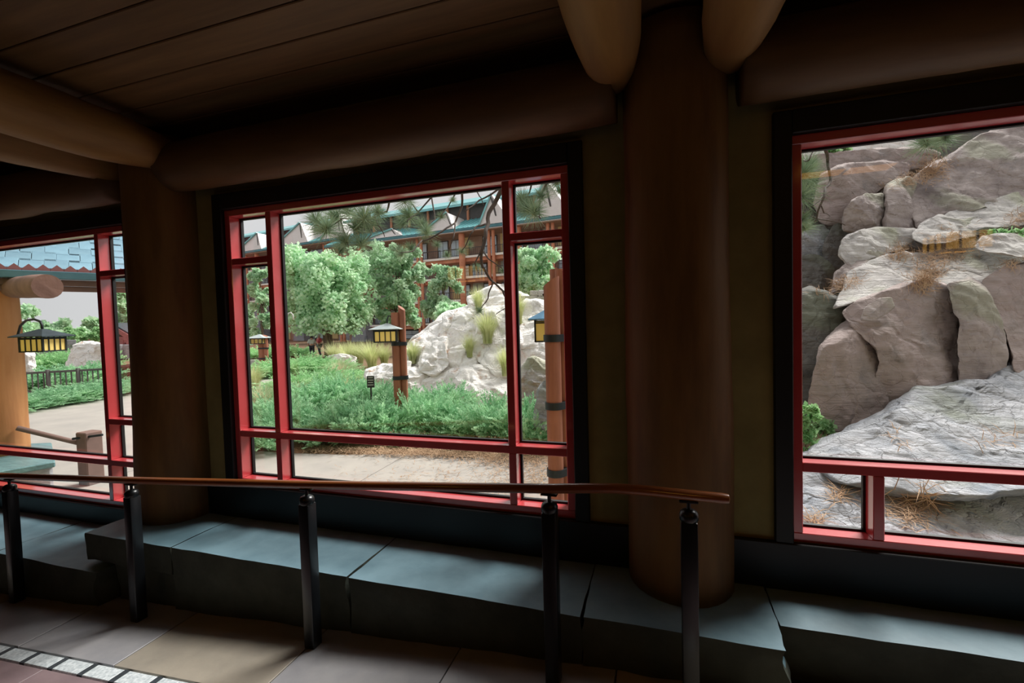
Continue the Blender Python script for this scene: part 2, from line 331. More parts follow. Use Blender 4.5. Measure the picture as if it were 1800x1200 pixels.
for i, (x0, x1, y0, z0, z1, rl, rr) in enumerate(((-6.2, -4.56, 1.93, -.62, 0.0, 0, 0), (-4.56, -3.47, 1.93, -.5, 0.0, 0, 2), (-3.69, -2.89, 2.0, .03, .21, 2, 0), (-3.44, -2.89, 2.025, -.3, .03, 0, 0), (-2.89, -1.595, 2.0, -.27, .21, 0, 0),
        (-1.595, -.35, 2.0, -.2, .21, 0, 0), (-.35, .475, 2.0, -.1, .21, 0, 1.5), (.475, 1.75, 2.17, -.1, .208, 0, 0), (1.75, 3.4, 2.17, -.1, .208, 0, 0))):
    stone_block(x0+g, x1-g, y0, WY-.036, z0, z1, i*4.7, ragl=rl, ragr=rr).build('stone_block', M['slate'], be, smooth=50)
    ob = be.children[-1]; ob.data.materials.append(M['shadedstone'])
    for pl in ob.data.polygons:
        if pl.normal.z < .55: pl.material_index = 1  # all but the top faces get the painted shade
# ------------------------------------------------------------------ floor
fl = MB()
for x0, x1 in ((-9, -.2), (-.2, 6)):
    fl.hexa([(x0,-3.2,fz(x0)-.2),(x1,-3.2,fz(x1)-.2),(x1,2.5,fz(x1)-.2),(x0,2.5,fz(x0)-.2),(x0,-3.2,fz(x0)-.02),(x1,-3.2,fz(x1)-.02),(x1,2.5,fz(x1)-.02),(x0,2.5,fz(x0)-.02)])
fl = tag(fl.build('floor', M['grout']), 'sloping flagstone floor of the covered passage', 'floor', kind='structure')
def slab(nm, x0, x1, y0, y1, mat, g=.004, h=.02, dz=0, bev=.0015):
    x0 += g; x1 -= g; y0 += g; y1 -= g
    MB().hexa([(x0,y0,fz(x0)-.02),(x1,y0,fz(x1)-.02),(x1,y1,fz(x1)-.02),(x0,y1,fz(x0)-.02),(x0,y0,fz(x0)+dz),(x1,y0,fz(x1)+dz),(x1,y1,fz(x1)+dz),(x0,y1,fz(x0)+dz)]).build(nm, mat, fl, bevel=bev)
jx = [-8.2, -7.2, -6.1, -5.15, -4.3, -3.49, -2.70, -1.75, -.95, -.2, .7, 1.6, 2.5, 3.5]
for i in range(len(jx)-1): slab('flagstone', jx[i], jx[i+1], 1.545, 2.08, (M['slabtan'] if i in (1, 3, 6, 9) else M['slabgrey']), dz=random.uniform(-.002, .002))
jb = [-8.0, -7.1, -6.2, -5.5, -4.7, -3.85, -3.07, -2.3, -1.5, -.7, .1, 1.0, 1.9, 2.9]
for r, (ya, yb) in enumerate(((.72, 1.455), (0, .72), (-.8, 0))):
    for i in range(len(jb)-1): slab('flagstone', jb[i]+r*.31, jb[i+1]+r*.31, ya, yb, M['slabplum'], dz=random.uniform(-.002, .002))
for i in range(22):
    x = -3.514-.234*6+.234*i; slab('spacer', x-.018, x+.018, 1.46, 1.54, M['tiled'], g=.001, bev=0); slab('border_tile', x+.018, x+.216, 1.46, 1.54, M['tilew'], g=.002, bev=.002)
# ------------------------------------------------------------------ handrail
RP = [(-6.2, -1.046), (-4.21, -.912), (-3.02, -.848), (-1.73, -.769), (-.456, -.683), (-.30, -.668), (-.18, -.6585), (-.06, -.6575), (.10, -.6615), (.243, -.664)]
hr = empty('handrail', (-1.7, 1.88, fz(-1.7)), 'varnished wooden handrail on black metal posts in front of the stone bench', 'handrail')
pts = []
for i in range(len(RP)-1):
    for j in range(6): t = j/6; pts.append((RP[i][0]*(1-t)+RP[i+1][0]*t, 1.88, RP[i][1]*(1-t)+RP[i+1][1]*t + EYE-.0215))
pts.append((RP[-1][0], 1.88, RP[-1][1]+EYE-.0215))
rr = [.0215]*len(pts); rr[-1] = .012; pts.append((pts[-1][0]+.004, 1.88, pts[-1][2])); rr.append(.002); rr[-2] = .0185
MB().tube(pts, rr, 16, squash=.95).build('rail', M['railwood'], hr, smooth=60)
def railz(x):
    for i in range(len(RP)-1):
        if RP[i][0] <= x <= RP[i+1][0]: t = (x-RP[i][0])/(RP[i+1][0]-RP[i][0]); return RP[i][1]*(1-t)+RP[i+1][1]*t+EYE
for x in (-5.4, -4.21, -3.02, -1.73, -.456, .10):
    zt = railz(x)-.088; zb = fz(x)-.005; h = .031
    p = MB().box(x-h, x+h, 1.88-h, 1.88+h, zb, zt-.03).build('post', M['blackmetal'], hr, bevel=.006, smooth=30, seg=2)
    MB().lathe((x, 1.88, 0), [(.033, zt-.032), (.036, zt-.026), (.036, zt-.008), (.031, zt+.003), (.02, zt+.010), (.008, zt+.012)], 20).build('cap', M['blackmetal'], p, smooth=45)
    MB().tube([(x, 1.88, zt+.005), (x, 1.88, railz(x)-.045)], .008, 10).build('stem', M['blackmetal'], p, smooth=45)
    MB().box(x-.035, x+.035, 1.866, 1.894, railz(x)-.05, railz(x)-.042).build('saddle_plate', M['blackmetal'], p, bevel=.002)
# ------------------------------------------------------------------ amber pendant lanterns of the passage (seen mirrored in the panes)
M['amber_on'] = emit('lit_amber_glass', (255,190,84), 2.2)
M['bronze'] = pm('dark_bronze', (52,50,48), (40,38,36), 6, rough=.5, metal=.3)
def mission_lantern(root, c, bw, bh, rw, rh, glassmat, metal, roofmat, rot=0, bars=3):
    """square craftsman lantern hanging at c (centre of the body's top)"""
    c = Vector(c); R = Matrix.Rotation(rot, 3, 'Z'); tr = lambda x, y, z: c + R @ Vector((x, y, z)); b = bw/2; t = bw*.035
    def bx(m, x0, x1, y0, y1, z0, z1): m.hexa([tr(x0,y0,z0),tr(x1,y0,z0),tr(x1,y1,z0),tr(x0,y1,z0),tr(x0,y0,z1),tr(x1,y0,z1),tr(x1,y1,z1),tr(x0,y1,z1)])
    m = MB(); r = rw/2; m.add([tr(-r,-r,0),tr(r,-r,0),tr(r,r,0),tr(-r,r,0),tr(-r,-r,.012),tr(r,-r,.012),tr(r,r,.012),tr(-r,r,.012),tr(-.02,-.02,rh),tr(.02,-.02,rh),tr(.02,.02,rh),tr(-.02,.02,rh)],
        [(3,2,1,0),(0,1,5,4),(1,2,6,5),(2,3,7,6),(3,0,4,7),(4,5,9,8),(5,6,10,9),(6,7,11,10),(7,4,8,11),(8,9,10,11)]); m.build('lantern_roof', roofmat, root)
    fr = MB()
    for sx in (-1, 1):
        for sy in (-1, 1): bx(fr, sx*b-t, sx*b+t, sy*b-t, sy*b+t, -bh, 0)
    for z in (-bh, -t*2, -bh*.16):
        for s in (-1, 1): bx(fr, -b, b, s*b-t, s*b+t, z, z+t*1.6); bx(fr, s*b-t, s*b+t, -b, b, z, z+t*1.6)
    for k in range(1, bars):
        x = -b+bw*k/bars
        for s in (-1, 1): bx(fr, x-t*.6, x+t*.6, s*b-t*.8, s*b+t*.8, -bh, 0); bx(fr, s*b-t*.8, s*b+t*.8, x-t*.6, x+t*.6, -bh, 0)
    fr.build('lantern_frame', metal, root)
    for s in (-1, 1):
        g = MB(); bx(g, -b+t, b-t, s*b*.97-.003, s*b*.97+.003, -bh+t, -t); g.build('lantern_pane', glassmat, root)
        g = MB(); bx(g, s*b*.97-.003, s*b*.97+.003, -b+t, b-t, -bh+t, -t); g.build('lantern_pane', glassmat, root)
for i, (x, lab) in enumerate(((-2.66, 'lit amber pendant lantern whose faint glow mirrors in the middle window'), (.2, 'lit amber pendant lantern hanging behind the handrail end'), (3.06, 'lit amber pendant lantern mirrored bright yellow on the right window'))):
    r = empty('pendant_lantern', (x, -1.0, 2.15), lab, 'lantern', 'lit pendant lanterns of the passage')
    mission_lantern(r, (x, -1.0, 2.40), .42, .24, .6, .12, M['amber_on'], M['bronze'], M['bronze'])
    MB().tube([(x, -1.0, 2.5), (x, -1.0, CZ)], .012, 8).build('hanger', M['bronze'], r)

cl = empty('ceiling_light', (1.62, .25, CZ-.1), 'amber glass ceiling light seen only as a glow on the right window', 'ceiling light')
M['amber_ceiling'] = emit('lit_amber_ceiling_glass', (255,170,70), 2.2)
MB().box(1.24, 2.0, .12, .38, CZ-.10, CZ-.03).build('amber_panel', M['amber_ceiling'], cl, bevel=.01)
q = MB(); q.box(1.22, 2.02, .10, .12, CZ-.11, CZ).box(1.22, 2.02, .38, .40, CZ-.11, CZ).box(1.22, 1.24, .12, .38, CZ-.11, CZ).box(2.0, 2.02, .12, .38, CZ-.11, CZ).box(1.61, 1.63, .12, .38, CZ-.11, CZ-.095); q.build('frame', M['bronze'], cl)
# ================================================================== garden ground and path
from mathutils.bvhtree import BVHTree
M['soil'] = pm('mulch_soil', (112,86,60), (84,64,46), 9, rough=.95, bump=.6, bscale=30, c3=(128,100,72))
M['concrete'] = pm('path_concrete', (168,161,152), (155,149,142), 1.6, rough=.85, bump=.12, bscale=40, c3=(162,155,147), dist=.004)
gm = MB(); nx, ny = 60, 60
for j in range(ny+1):
    for i in range(nx+1):
        x = -110+170*i/nx; y = 2.64+(120-2.64)*(j/ny)**1.7
        gm.v.append((x, y, GZ-.03+noise.noise(Vector((x*.3, y*.3, 1)))*.03))
for j in range(ny):
    for i in range(nx): a = j*(nx+1)+i; gm.f.append((a, a+1, a+nx+2, a+nx+1))
tag(gm.build('ground', M['soil'], smooth='all'), 'brown mulched garden ground outside the windows', 'ground', kind='structure')
pth = empty('path', (-6, 4.5, GZ), 'pale concrete garden path just outside the windows', 'path', kind='structure')
cuts = [-3.78, -7.4]
def path_piece(poly, z=.0): MB().prism([(x, y, GZ-.08) for x, y in poly], (0, 0, .08+z)).build('path_slab', M['concrete'], pth)
c0, c1 = hitz(700,807,GZ), hitz(652,838,GZ); e = .006
path_piece([(7, 2.64), (7, 6.9), (1.0, 6.9), (-2.25, 6.57), (c0.x+e, 6.30), (c1.x+.04+e, 2.64)])
path_piece([(c1.x+.04-e, 2.64), (c0.x-e, 6.30), (-4.8, 6.05), (-6.08, 5.9), (-6.7, 5.98), (-7.4, 6.4), (-7.4, 2.64)])
path_piece([(-7.412, 2.64), (-7.412, 6.42), (-8.6, 7.9), (-14, 14.5), (-26, 27), (-36, 36), (-40, 33), (-27, 20.5), (-20, 13), (-17.75, 10.94), (-17.3, 10.0), (-16.9, 8.9), (-16.5, 7.8), (-17, 5.5), (-20, 4.0), (-24, 2.64)])
# ================================================================== rocks
M['rock'] = rockmat('pink_grey_rock', [(125,114,112), (159,146,142), (181,168,163), (146,138,137)], lichen=(164,160,144), scale=1.5)
M['rockpink'] = rockmat('rosy_rock', [(138,125,122), (177,160,155), (166,152,146), (133,126,124)], scale=1.5)
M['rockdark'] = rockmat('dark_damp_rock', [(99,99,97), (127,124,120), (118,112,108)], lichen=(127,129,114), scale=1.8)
M['rockblue'] = rockmat('blue_grey_slab_rock', [(142,149,159), (179,181,187), (203,203,207), (157,162,168)], lichen=(164,168,159), scale=1.4, strata=4, bump=1.0)
M['rocklight'] = rockmat('light_grey_rock', [(157,154,151), (192,186,182), (209,204,198), (168,164,160)], lichen=(177,176,155), scale=1.6, strata=3.5)
M['rockpale'] = rockmat('pale_cream_rock', [(240,234,226), (250,246,240), (252,248,243), (242,235,226)], crack=.45, dirt=(200,164,138), scale=.9, bump=.6)
ROCKS = []
def rock(name, poly, d, thick, mat, label, gu=0, gv=-.3, seed=0, amp=.05, n=110, K=26, back=.8, pw=4.5, frq=1.0, group=None, strata=.025, cat='rock', grow=1.07, nf=6):
    P = [Vector((p[0], p[1])) for p in poly]; c = sum(P, Vector((0,0)))/len(P); P = [c+(q-c)*grow for q in P]
    rf = random.Random(int(seed*13+len(poly)*7+poly[0][0])); fac = [(rf.uniform(.55,1.0), Vector((rf.uniform(-.9,.9), rf.uniform(-.9,.5)))) for i in range(nf)]
    per = [(P[(i+1) % len(P)]-P[i]).length for i in range(len(P))]; tot = sum(per); out = []
    for k in range(n):
        t = tot*k/n; i = 0
        while t > per[i]: t -= per[i]; i += 1
        out.append(P[i].lerp(P[(i+1) % len(P)], t/per[i]))
    for it in range(2): out = [(out[k-1]+out[k]*2+out[(k+1) % n])/4 for k in range(n)]
    m = MB(); szp = max((q-c).length for q in out)
    def pos(q, s, side):
        hh = max(0, 1-s**pw)**(1/pw); hf = min(a_+b_.dot((q-c)/szp)*.8 for a_, b_ in fac); b = thick*max(min(hh, hf), hh*.25); dd = d+gu*(q.x-c.x)/100+gv*(q.y-c.y)/100
        p = at(q.x, q.y, dd+(-b if side else b*back))
        k = Vector((p.x*frq+seed, p.y*frq, p.z*frq)); tilt = (p.z*2.2+p.x*.55-p.y*.2)*2.3+noise.noise(k*1.2)*1.7
        st = (tilt-math.floor(tilt)); st = (st if st < .82 else (1-st)*4.5)
        ce = noise.voronoi(k*1.35, distance_metric='DISTANCE')[0]; f = ce[1]-ce[0]
        dv = noise.noise_vector(k*1.1)*amp*1.6 + noise.noise_vector(k*3.3)*amp*.7 + noise.noise_vector(k*8)*amp*.34 + noise.noise_vector(k*17)*amp*.16
        w = ray(q.x, q.y).normalized()
        push = -strata*st*1.3 + max(0, .16-f)*amp*4.0
        return p + dv + w*push*(1 if side else -1)*(1-s**6)
    R = [1-(k/K)**1.15 for k in range(K)]
    for k in range(K):
        for q in out: m.v.append(tuple(pos(c+(q-c)*R[k], R[k], True)))
    m.v.append(tuple(pos(c, 0, True))); ic = len(m.v)-1
    for k in range(K-1):
        for i in range(n): i2 = (i+1) % n; m.f.append((k*n+i, k*n+i2, (k+1)*n+i2, (k+1)*n+i))
    for i in range(n): m.f.append(((K-1)*n+i, (K-1)*n+(i+1) % n, ic))
    K2 = 6; base = len(m.v)
    for k in range(1, K2):
        s = 1-k/K2
        for q in out: m.v.append(tuple(pos(c+(q-c)*s, s, False)))
    m.v.append(tuple(pos(c, 0, False))); ib = len(m.v)-1
    ring = lambda k, i: (i if k == 0 else base+(k-1)*n+i)
    for k in range(K2-1):
        for i in range(n): i2 = (i+1) % n; m.f.append((ring(k,i2), ring(k,i), ring(k+1,i), ring(k+1,i2)))
    for i in range(n): m.f.append((ring(K2-1,(i+1) % n), ring(K2-1,i), ib))
    o = m.build(name, mat, loc=at(c.x, c.y, d), smooth='all'); tag(o, label, cat, group)
    ROCKS.append((m.v, m.f)); return o
G3 = 'boulders filling the right window'
def r3(*a, **k): k.setdefault('group', G3); return rock('boulder', *a, **k)
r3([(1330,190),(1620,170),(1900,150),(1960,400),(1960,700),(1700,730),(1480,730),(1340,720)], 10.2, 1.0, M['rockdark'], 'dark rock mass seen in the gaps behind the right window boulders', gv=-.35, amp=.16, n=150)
r3([(1398,285),(1402,243),(1470,238),(1560,228),(1640,215),(1672,232),(1640,256),(1570,268),(1480,278)], 10.0, .7, M['rockpale'], 'pale sunlit rock along the top edge of the right window', seed=3)
r3([(1418,298),(1428,275),(1490,264),(1550,262),(1620,258),(1648,270),(1625,292),(1580,300),(1520,298),(1450,308)], 9.1, .5, M['rockpink'], 'flat tan rock below the pale top rock in right window', seed=5)
r3([(1438,385),(1428,350),(1442,312),(1490,290),(1545,287),(1590,292),(1592,312),(1552,334),(1528,352),(1498,372),(1478,388),(1455,392)], 8.7, .6, M['rockpink'], 'smooth tan boulder overhanging the dark hollow at upper left of right window', seed=8)
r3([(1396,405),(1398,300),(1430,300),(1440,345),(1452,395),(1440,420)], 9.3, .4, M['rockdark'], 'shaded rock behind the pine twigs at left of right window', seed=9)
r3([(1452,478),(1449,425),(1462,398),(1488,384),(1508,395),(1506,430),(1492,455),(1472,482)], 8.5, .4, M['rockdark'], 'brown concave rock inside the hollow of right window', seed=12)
r3([(1396,402),(1445,396),(1460,412),(1456,445),(1440,462),(1396,466)], 8.5, .35, M['rockblue'], 'blue-grey wet rock at left edge below the pine twigs', seed=14)
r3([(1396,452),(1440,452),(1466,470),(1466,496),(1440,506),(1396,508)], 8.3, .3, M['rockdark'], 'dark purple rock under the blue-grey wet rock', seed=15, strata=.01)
r3([(1488,412),(1488,378),(1502,358),(1530,341),(1549,341),(1556,362),(1560,408),(1530,414)], 8.1, .6, M['rock'], 'rounded grey boulder right of the dark hollow', seed=17)
r3([(1549,410),(1551,345),(1562,330),(1600,316),(1640,330),(1650,360),(1634,388),(1606,408),(1580,416)], 8.2, .6, M['rock'], 'upright grey boulder split from the rounded one by a crack', seed=21)
r3([(1598,330),(1630,300),(1680,272),(1740,236),(1790,214),(1900,180),(1930,345),(1830,345),(1770,352),(1715,362),(1660,378),(1622,400),(1604,372)], 8.4, .9, M['rock'], 'large sloping grey-pink rock face at upper right of right window', gv=-.75, gu=-.2, seed=25, n=160, K=36, amp=.06)
r3([(1658,398),(1672,372),(1712,355),(1762,344),(1808,328),(1870,312),(1900,370),(1820,392),(1752,400),(1702,408)], 7.7, .4, M['rocklight'], 'pale cracked slab under the large sloping rock face', gv=-.9, seed=29, n=130)
r3([(1608,416),(1620,394),(1648,380),(1692,388),(1738,382),(1752,400),(1712,414),(1662,424),(1628,424)], 7.4, .3, M['rocklight'], 'flat pale rock right of the rust-coloured needle drift', gv=-.9, seed=31)
r3([(1478,448),(1486,420),(1514,408),(1562,404),(1604,408),(1608,426),(1572,440),(1540,452),(1500,470)], 7.4, .35, M['rocklight'], 'layered pale rock below the rounded grey boulder', gv=-.7, seed=33)
r3([(1460,512),(1470,478),(1502,450),(1544,440),(1568,448),(1550,466),(1512,486),(1492,502)], 7.1, .35, M['rock'], 'slanting grey rock left of the needle-covered ledge', gv=-.7, seed=36)
r3([(1496,476),(1560,448),(1640,440),(1720,425),(1800,408),(1900,395),(1900,520),(1760,505),(1650,510),(1560,520),(1480,540)], 7.0, .45, M['rocklight'], 'long mossy ledge crossing the middle of the right window', gv=-1.1, seed=38, n=170, K=30)
r3([(1722,440),(1736,420),(1788,412),(1850,424),(1850,458),(1790,452),(1745,452)], 6.5, .3, M['rocklight'], 'blocky pale rock below the green sprig on the ledge', gv=-.8, seed=41)
r3([(1574,456),(1578,444),(1592,440),(1604,446),(1602,456),(1588,460)], 6.55, .07, M['rocklight'], 'small loose pale stone on the brown needle ledge', seed=43, n=40, K=8, amp=.012, strata=.004)
r3([(1384,520),(1424,506),(1458,512),(1496,534),(1506,566),(1472,594),(1448,620),(1436,690),(1428,745),(1384,745)], 6.7, .5, M['rockdark'], 'lichened dark boulder at left edge above the leafy plant', seed=45, n=130)
r3([(1492,545),(1510,528),(1560,508),(1632,500),(1668,512),(1686,545),(1688,600),(1702,660),(1694,700),(1600,716),(1552,730),(1540,690),(1548,640),(1528,600),(1496,575)], 6.2, .65, M['rockpink'], 'broad rosy rock face in the centre of the right window', seed=48, n=160, K=36, gv=-.2, strata=.012, amp=.06)
r3([(1512,560),(1518,540),(1538,526),(1562,524),(1567,540),(1552,552),(1532,562)], 5.62, .18, M['rock'], 'small egg-shaped grey rock jutting from the rosy face', seed=50, n=60, K=12, amp=.02, strata=.006)
r3([(1440,752),(1427,715),(1434,660),(1446,612),(1474,585),(1512,560),(1534,578),(1552,622),(1545,664),(1556,712),(1512,738),(1480,752)], 6.0, .55, M['rockpink'], 'tall rosy boulder at lower left beside the leafy plant', seed=53, n=130, K=32, strata=.012)
r3([(1664,504),(1700,494),(1732,510),(1748,545),(1760,590),(1766,660),(1732,690),(1696,692),(1690,620),(1682,560)], 6.05, .5, M['rock'], 'upright purple-grey rock right of the rosy face', seed=56, n=120, K=30, strata=.012)
r3([(1726,500),(1764,476),(1830,462),(1910,480),(1920,660),(1800,665),(1776,650),(1772,600),(1750,545)], 6.3, .6, M['rockpink'], 'rosy rock with flared lower edge at right frame edge', seed=60, n=130, K=30, strata=.015)
r3([(1428,812),(1432,786),(1452,768),(1506,744),(1560,720),(1602,694),(1606,678),(1662,676),(1728,668),(1790,640),(1900,600),(1940,830),(1700,870),(1480,850)], 5.15, .55, M['rockblue'], 'big blue-grey layered slab rising behind the right window transom', gv=-.95, gu=-.1, seed=64, n=190, K=44, pw=2.4, amp=.055)
r3([(1340,830),(1420,800),(1500,806),(1600,830),(1700,800),(1900,780),(1950,960),(1900,1060),(1400,1040),(1330,960)], 4.1, .45, M['rockblue'], 'near grey rock along the bottom of the right window', gv=-.8, seed=67, n=180, K=40, pw=2.4, amp=.05)
# pale cascade rocks in the middle window
G2 = 'pale boulders of the cascade'
def r2(*a, **k):
    k.setdefault('group', G2); k.setdefault('gv', -1.5); k.setdefault('grow', 1.16); k.setdefault('amp', .11); k.setdefault('n', 80); k.setdefault('K', 18); k.setdefault('frq', .9); k.setdefault('strata', .05); return rock('pale_boulder', *a, **k)
r2([(720,660),(740,600),(790,560),(850,532),(900,520),(960,545),(1030,560),(1030,700),(800,700)], 15.6, 1.3, M['rockpale'], 'broad pale rock mass at the back of the cascade', n=140, K=26)
r2([(822,552),(822,522),(842,515),(862,508),(900,503),(910,545),(862,550),(840,554)], 15.0, .8, M['rockpale'], 'topmost pale boulder of the cascade under the pine twigs', seed=4)
r2([(905,545),(930,532),(985,545),(1020,560),(1020,640),(960,640),(912,632)], 14.0, .9, M['rockpale'], 'smooth pale rock behind the near lantern', seed=5)
r2([(775,592),(780,562),(815,541),(842,545),(856,570),(846,604),(818,618),(790,612)], 14.3, .8, M['rockpale'], 'pale boulder with brown-stained ledges at mid cascade', seed=9)
r2([(712,622),(738,592),(764,572),(792,562),(800,580),(790,620),(768,642),(738,648),(714,645)], 14.0, .8, M['rockpale'], 'pale left shoulder boulder right of the far lantern', seed=13)
r2([(838,565),(850,548),(894,542),(908,590),(904,646),(872,652),(842,628)], 13.6, .7, M['rockpale'], 'pale upright boulder with a grassy pocket at right cascade', seed=17)
r2([(742,652),(742,616),(760,596),(784,596),(784,642),(766,662)], 13.2, .6, M['rockpale'], 'pale rounded boulder low at left of cascade', seed=20)
r2([(778,622),(816,612),(838,624),(834,650),(804,664),(780,662)], 13.1, .55, M['rockpale'], 'pale split boulder in the middle of the cascade foot', seed=24)
r2([(700,672),(715,650),(742,650),(752,668),(740,690),(706,692)], 12.6, .4, M['rockpale'], 'small pale rock beside the far lantern post', seed=27)
r2([(742,692),(756,664),(800,652),(850,646),(892,652),(908,690),(860,712),(790,712)], 12.6, .6, M['rockpale'], 'wide low pale rock at the foot of the cascade', seed=30)
r2([(644,662),(660,642),(690,636),(720,640),(720,668),(690,684),(655,680)], 13.0, .5, M['rockpale'], 'low pale rock left of the far lantern post', seed=33)
r2([(910,690),(916,650),(940,634),(965,640),(1000,650),(1000,700),(950,712)], 10.5, .5, M['rocklight'], 'grey cracked rock behind the near lantern post', seed=36, gv=-.4)
r2([(938,742),(944,690),(960,672),(985,668),(1000,690),(1000,752),(965,760)], 7.3, .4, M['rockblue'], 'blue-grey boulder just left of the near lantern post', seed=39, amp=.05, group=None, gv=-.2)
r2([(575,645),(580,628),(600,622),(622,626),(622,642),(600,650)], 24, .5, M['rockpale'], 'pale stones beside the far visitors', seed=41, group=None)
sw = empty('stacked_stone_wall', at(935, 545, 15.4), 'stacked grey stone block wall above the pale rock behind near lantern', 'stones')  # low stone wall made of separate stacked blocks
for i, (u0, u1, v0, v1) in enumerate(((905,944,520,527),(932,946,511,520),(946,972,510,520),(972,996,512,521),(944,966,521,529),(966,1000,522,530),(906,928,528,535),(928,950,529,536),(950,976,531,538),(934,956,537,547),(956,990,539,548),(908,932,536,545))):
    d = 15.4; p = [at(u0,v1,d), at(u1,v1,d), at(u1,v1,d+.8), at(u0,v1,d+.8), at(u0,v0,d), at(u1,v0,d), at(u1,v0,d+.8), at(u0,v0,d+.8)]
    MB().hexa([q+noise.noise_vector(q*3)*.04 for q in p]).build('stone_block', M['rocklight'], sw, bevel=.02)
BV = BVHTree.FromPolygons([v for vs, fs in ROCKS for v in vs], sum(([tuple(i+off for i in f) for f in fs] for off, fs in zip([sum(len(r[0]) for r in ROCKS[:k]) for k in range(len(ROCKS))], [r[1] for r in ROCKS])), []))
def surf(u, v):
    r = ray(u, v).normalized(); h = BV.ray_cast(CAMP, r); return (h[0], (h[1] if h[1].dot(r) < 0 else -h[1])) if h[0] else (None, None)
# ================================================================== plants
def leafmat(name, c1, c2, vary=.12, trans=.42, scale=2.5, rough=.6):
    return pm(name, c1, c2, scale, rough=rough, vary=vary, trans=trans, spec=.2, detail=3)
M['juniper'] = leafmat('juniper_green', (134,184,140), (186,224,180))
M['juniper2'] = leafmat('bright_juniper_green', (148,200,140), (196,232,178))
M['leaf'] = leafmat('tree_leaf_green', (170,210,170), (220,242,210), scale=1.2)
M['leaf2'] = leafmat('glossy_leaf_green', (132,180,124), (184,216,164), scale=4)
M['grassy'] = leafmat('ornamental_grass', (188,198,136), (222,224,174), scale=3)
M['grasst'] = leafmat('tan_grass', (206,194,160), (194,206,160), scale=3)
M['needle'] = leafmat('pine_needle', (112,138,112), (160,176,142), scale=5, trans=.1)
M['straw'] = pm('rusty_pine_straw', (150,116,86), (188,156,124), 5, rough=.9)
M['bark'] = pm('grey_bark', (126,108,92), (98,84,72), 6, rough=.9, bump=.4, stretch=(1,1,.3))
M['twig'] = pm('pine_twig_bark', (84,70,60), (64,54,48), 9, rough=.9, bump=.3)
def rv(rn, a=1): return Vector((rn.uniform(-a,a), rn.uniform(-a,a), rn.uniform(-a,a)))
def juniper_mesh(seed, n=190, w=1.0, h=.62, mat=None):
    rn = random.Random(seed); m = MB()
    for k in range(n):
        a = rn.uniform(0, 2*PI); el = rn.uniform(.12, 1.35); r0 = rn.uniform(0, .55)*w
        d = Vector((math.cos(a)*math.cos(el), math.sin(a)*math.cos(el), math.sin(el)*.8)).normalized()
        p = Vector((math.cos(a)*r0*.8, math.sin(a)*r0*.8, h*rn.uniform(.1, .75)*(1-.5*r0/w))); L = rn.uniform(.28, .55)*w*.8; N = 9
        side = d.cross(Vector((0,0,1))).normalized(); upv = side.cross(d).normalized(); rl = rn.uniform(-.7, .7); sd = side*math.cos(rl)+upv*math.sin(rl)
        for i in range(N):
            t = i/(N-1); q = p+d*L*t+Vector((0,0,-.10*L*t*t)); ll = L*.34*(1-t*.72)+.015
            for s in (-1, 1):
                tip = q+(sd*s*.75+d*.85+rv(rn, .28)).normalized()*ll; b = d*.016*w+rv(rn, .006); ww = (upv*.5+rv(rn,.5)).normalized()*.013*w
                mid = q.lerp(tip, .45); m.add([q, mid+ww+b, tip, mid-ww-b*.3], [(0,1,2),(0,2,3)])
                if i < 6:
                    tip2 = mid+(sd*s*.3+d*.8+upv*.6+rv(rn,.4)).normalized()*ll*.6; m.add([mid, mid.lerp(tip2,.5)+b*.8, tip2], [(0,1,2)])
    return m.mesh('foliage', mat, fix=False)
JUN = [juniper_mesh(5+i, 230, 1.0, .62, M['juniper']) for i in range(3)]
JUN2 = [juniper_mesh(45+i, 230, 1.0, .62, M['juniper2']) for i in range(2)]
def stems_mesh(seed, h=.5):
    rn = random.Random(seed); m = MB()
    for k in range(5):
        a = rn.uniform(0, 2*PI); m.tube([(0,0,-.05), (math.cos(a)*.12, math.sin(a)*.12, h*.4), (math.cos(a)*.34, math.sin(a)*.34, h*.8)], [.02,.016,.006], 6)
    return m.mesh('stems', M['bark'], smooth='all')
STEM = [stems_mesh(1), stems_mesh(2)]
def shrub(name, pos, meshes, s, sz, label, cat, group, rnd, stem=True):
    r = empty(name, pos, label, cat, group)
    o = bpy.data.objects.new('foliage', meshes[rnd % len(meshes)]); COL.objects.link(o); o.parent = r; o['kind'] = 'stuff'
    if stem: b = bpy.data.objects.new('stems', STEM[rnd % 2]); COL.objects.link(b); b.parent = r
    r.rotation_euler = (0, 0, rnd*1.7); r.scale = (s, s, sz); return r
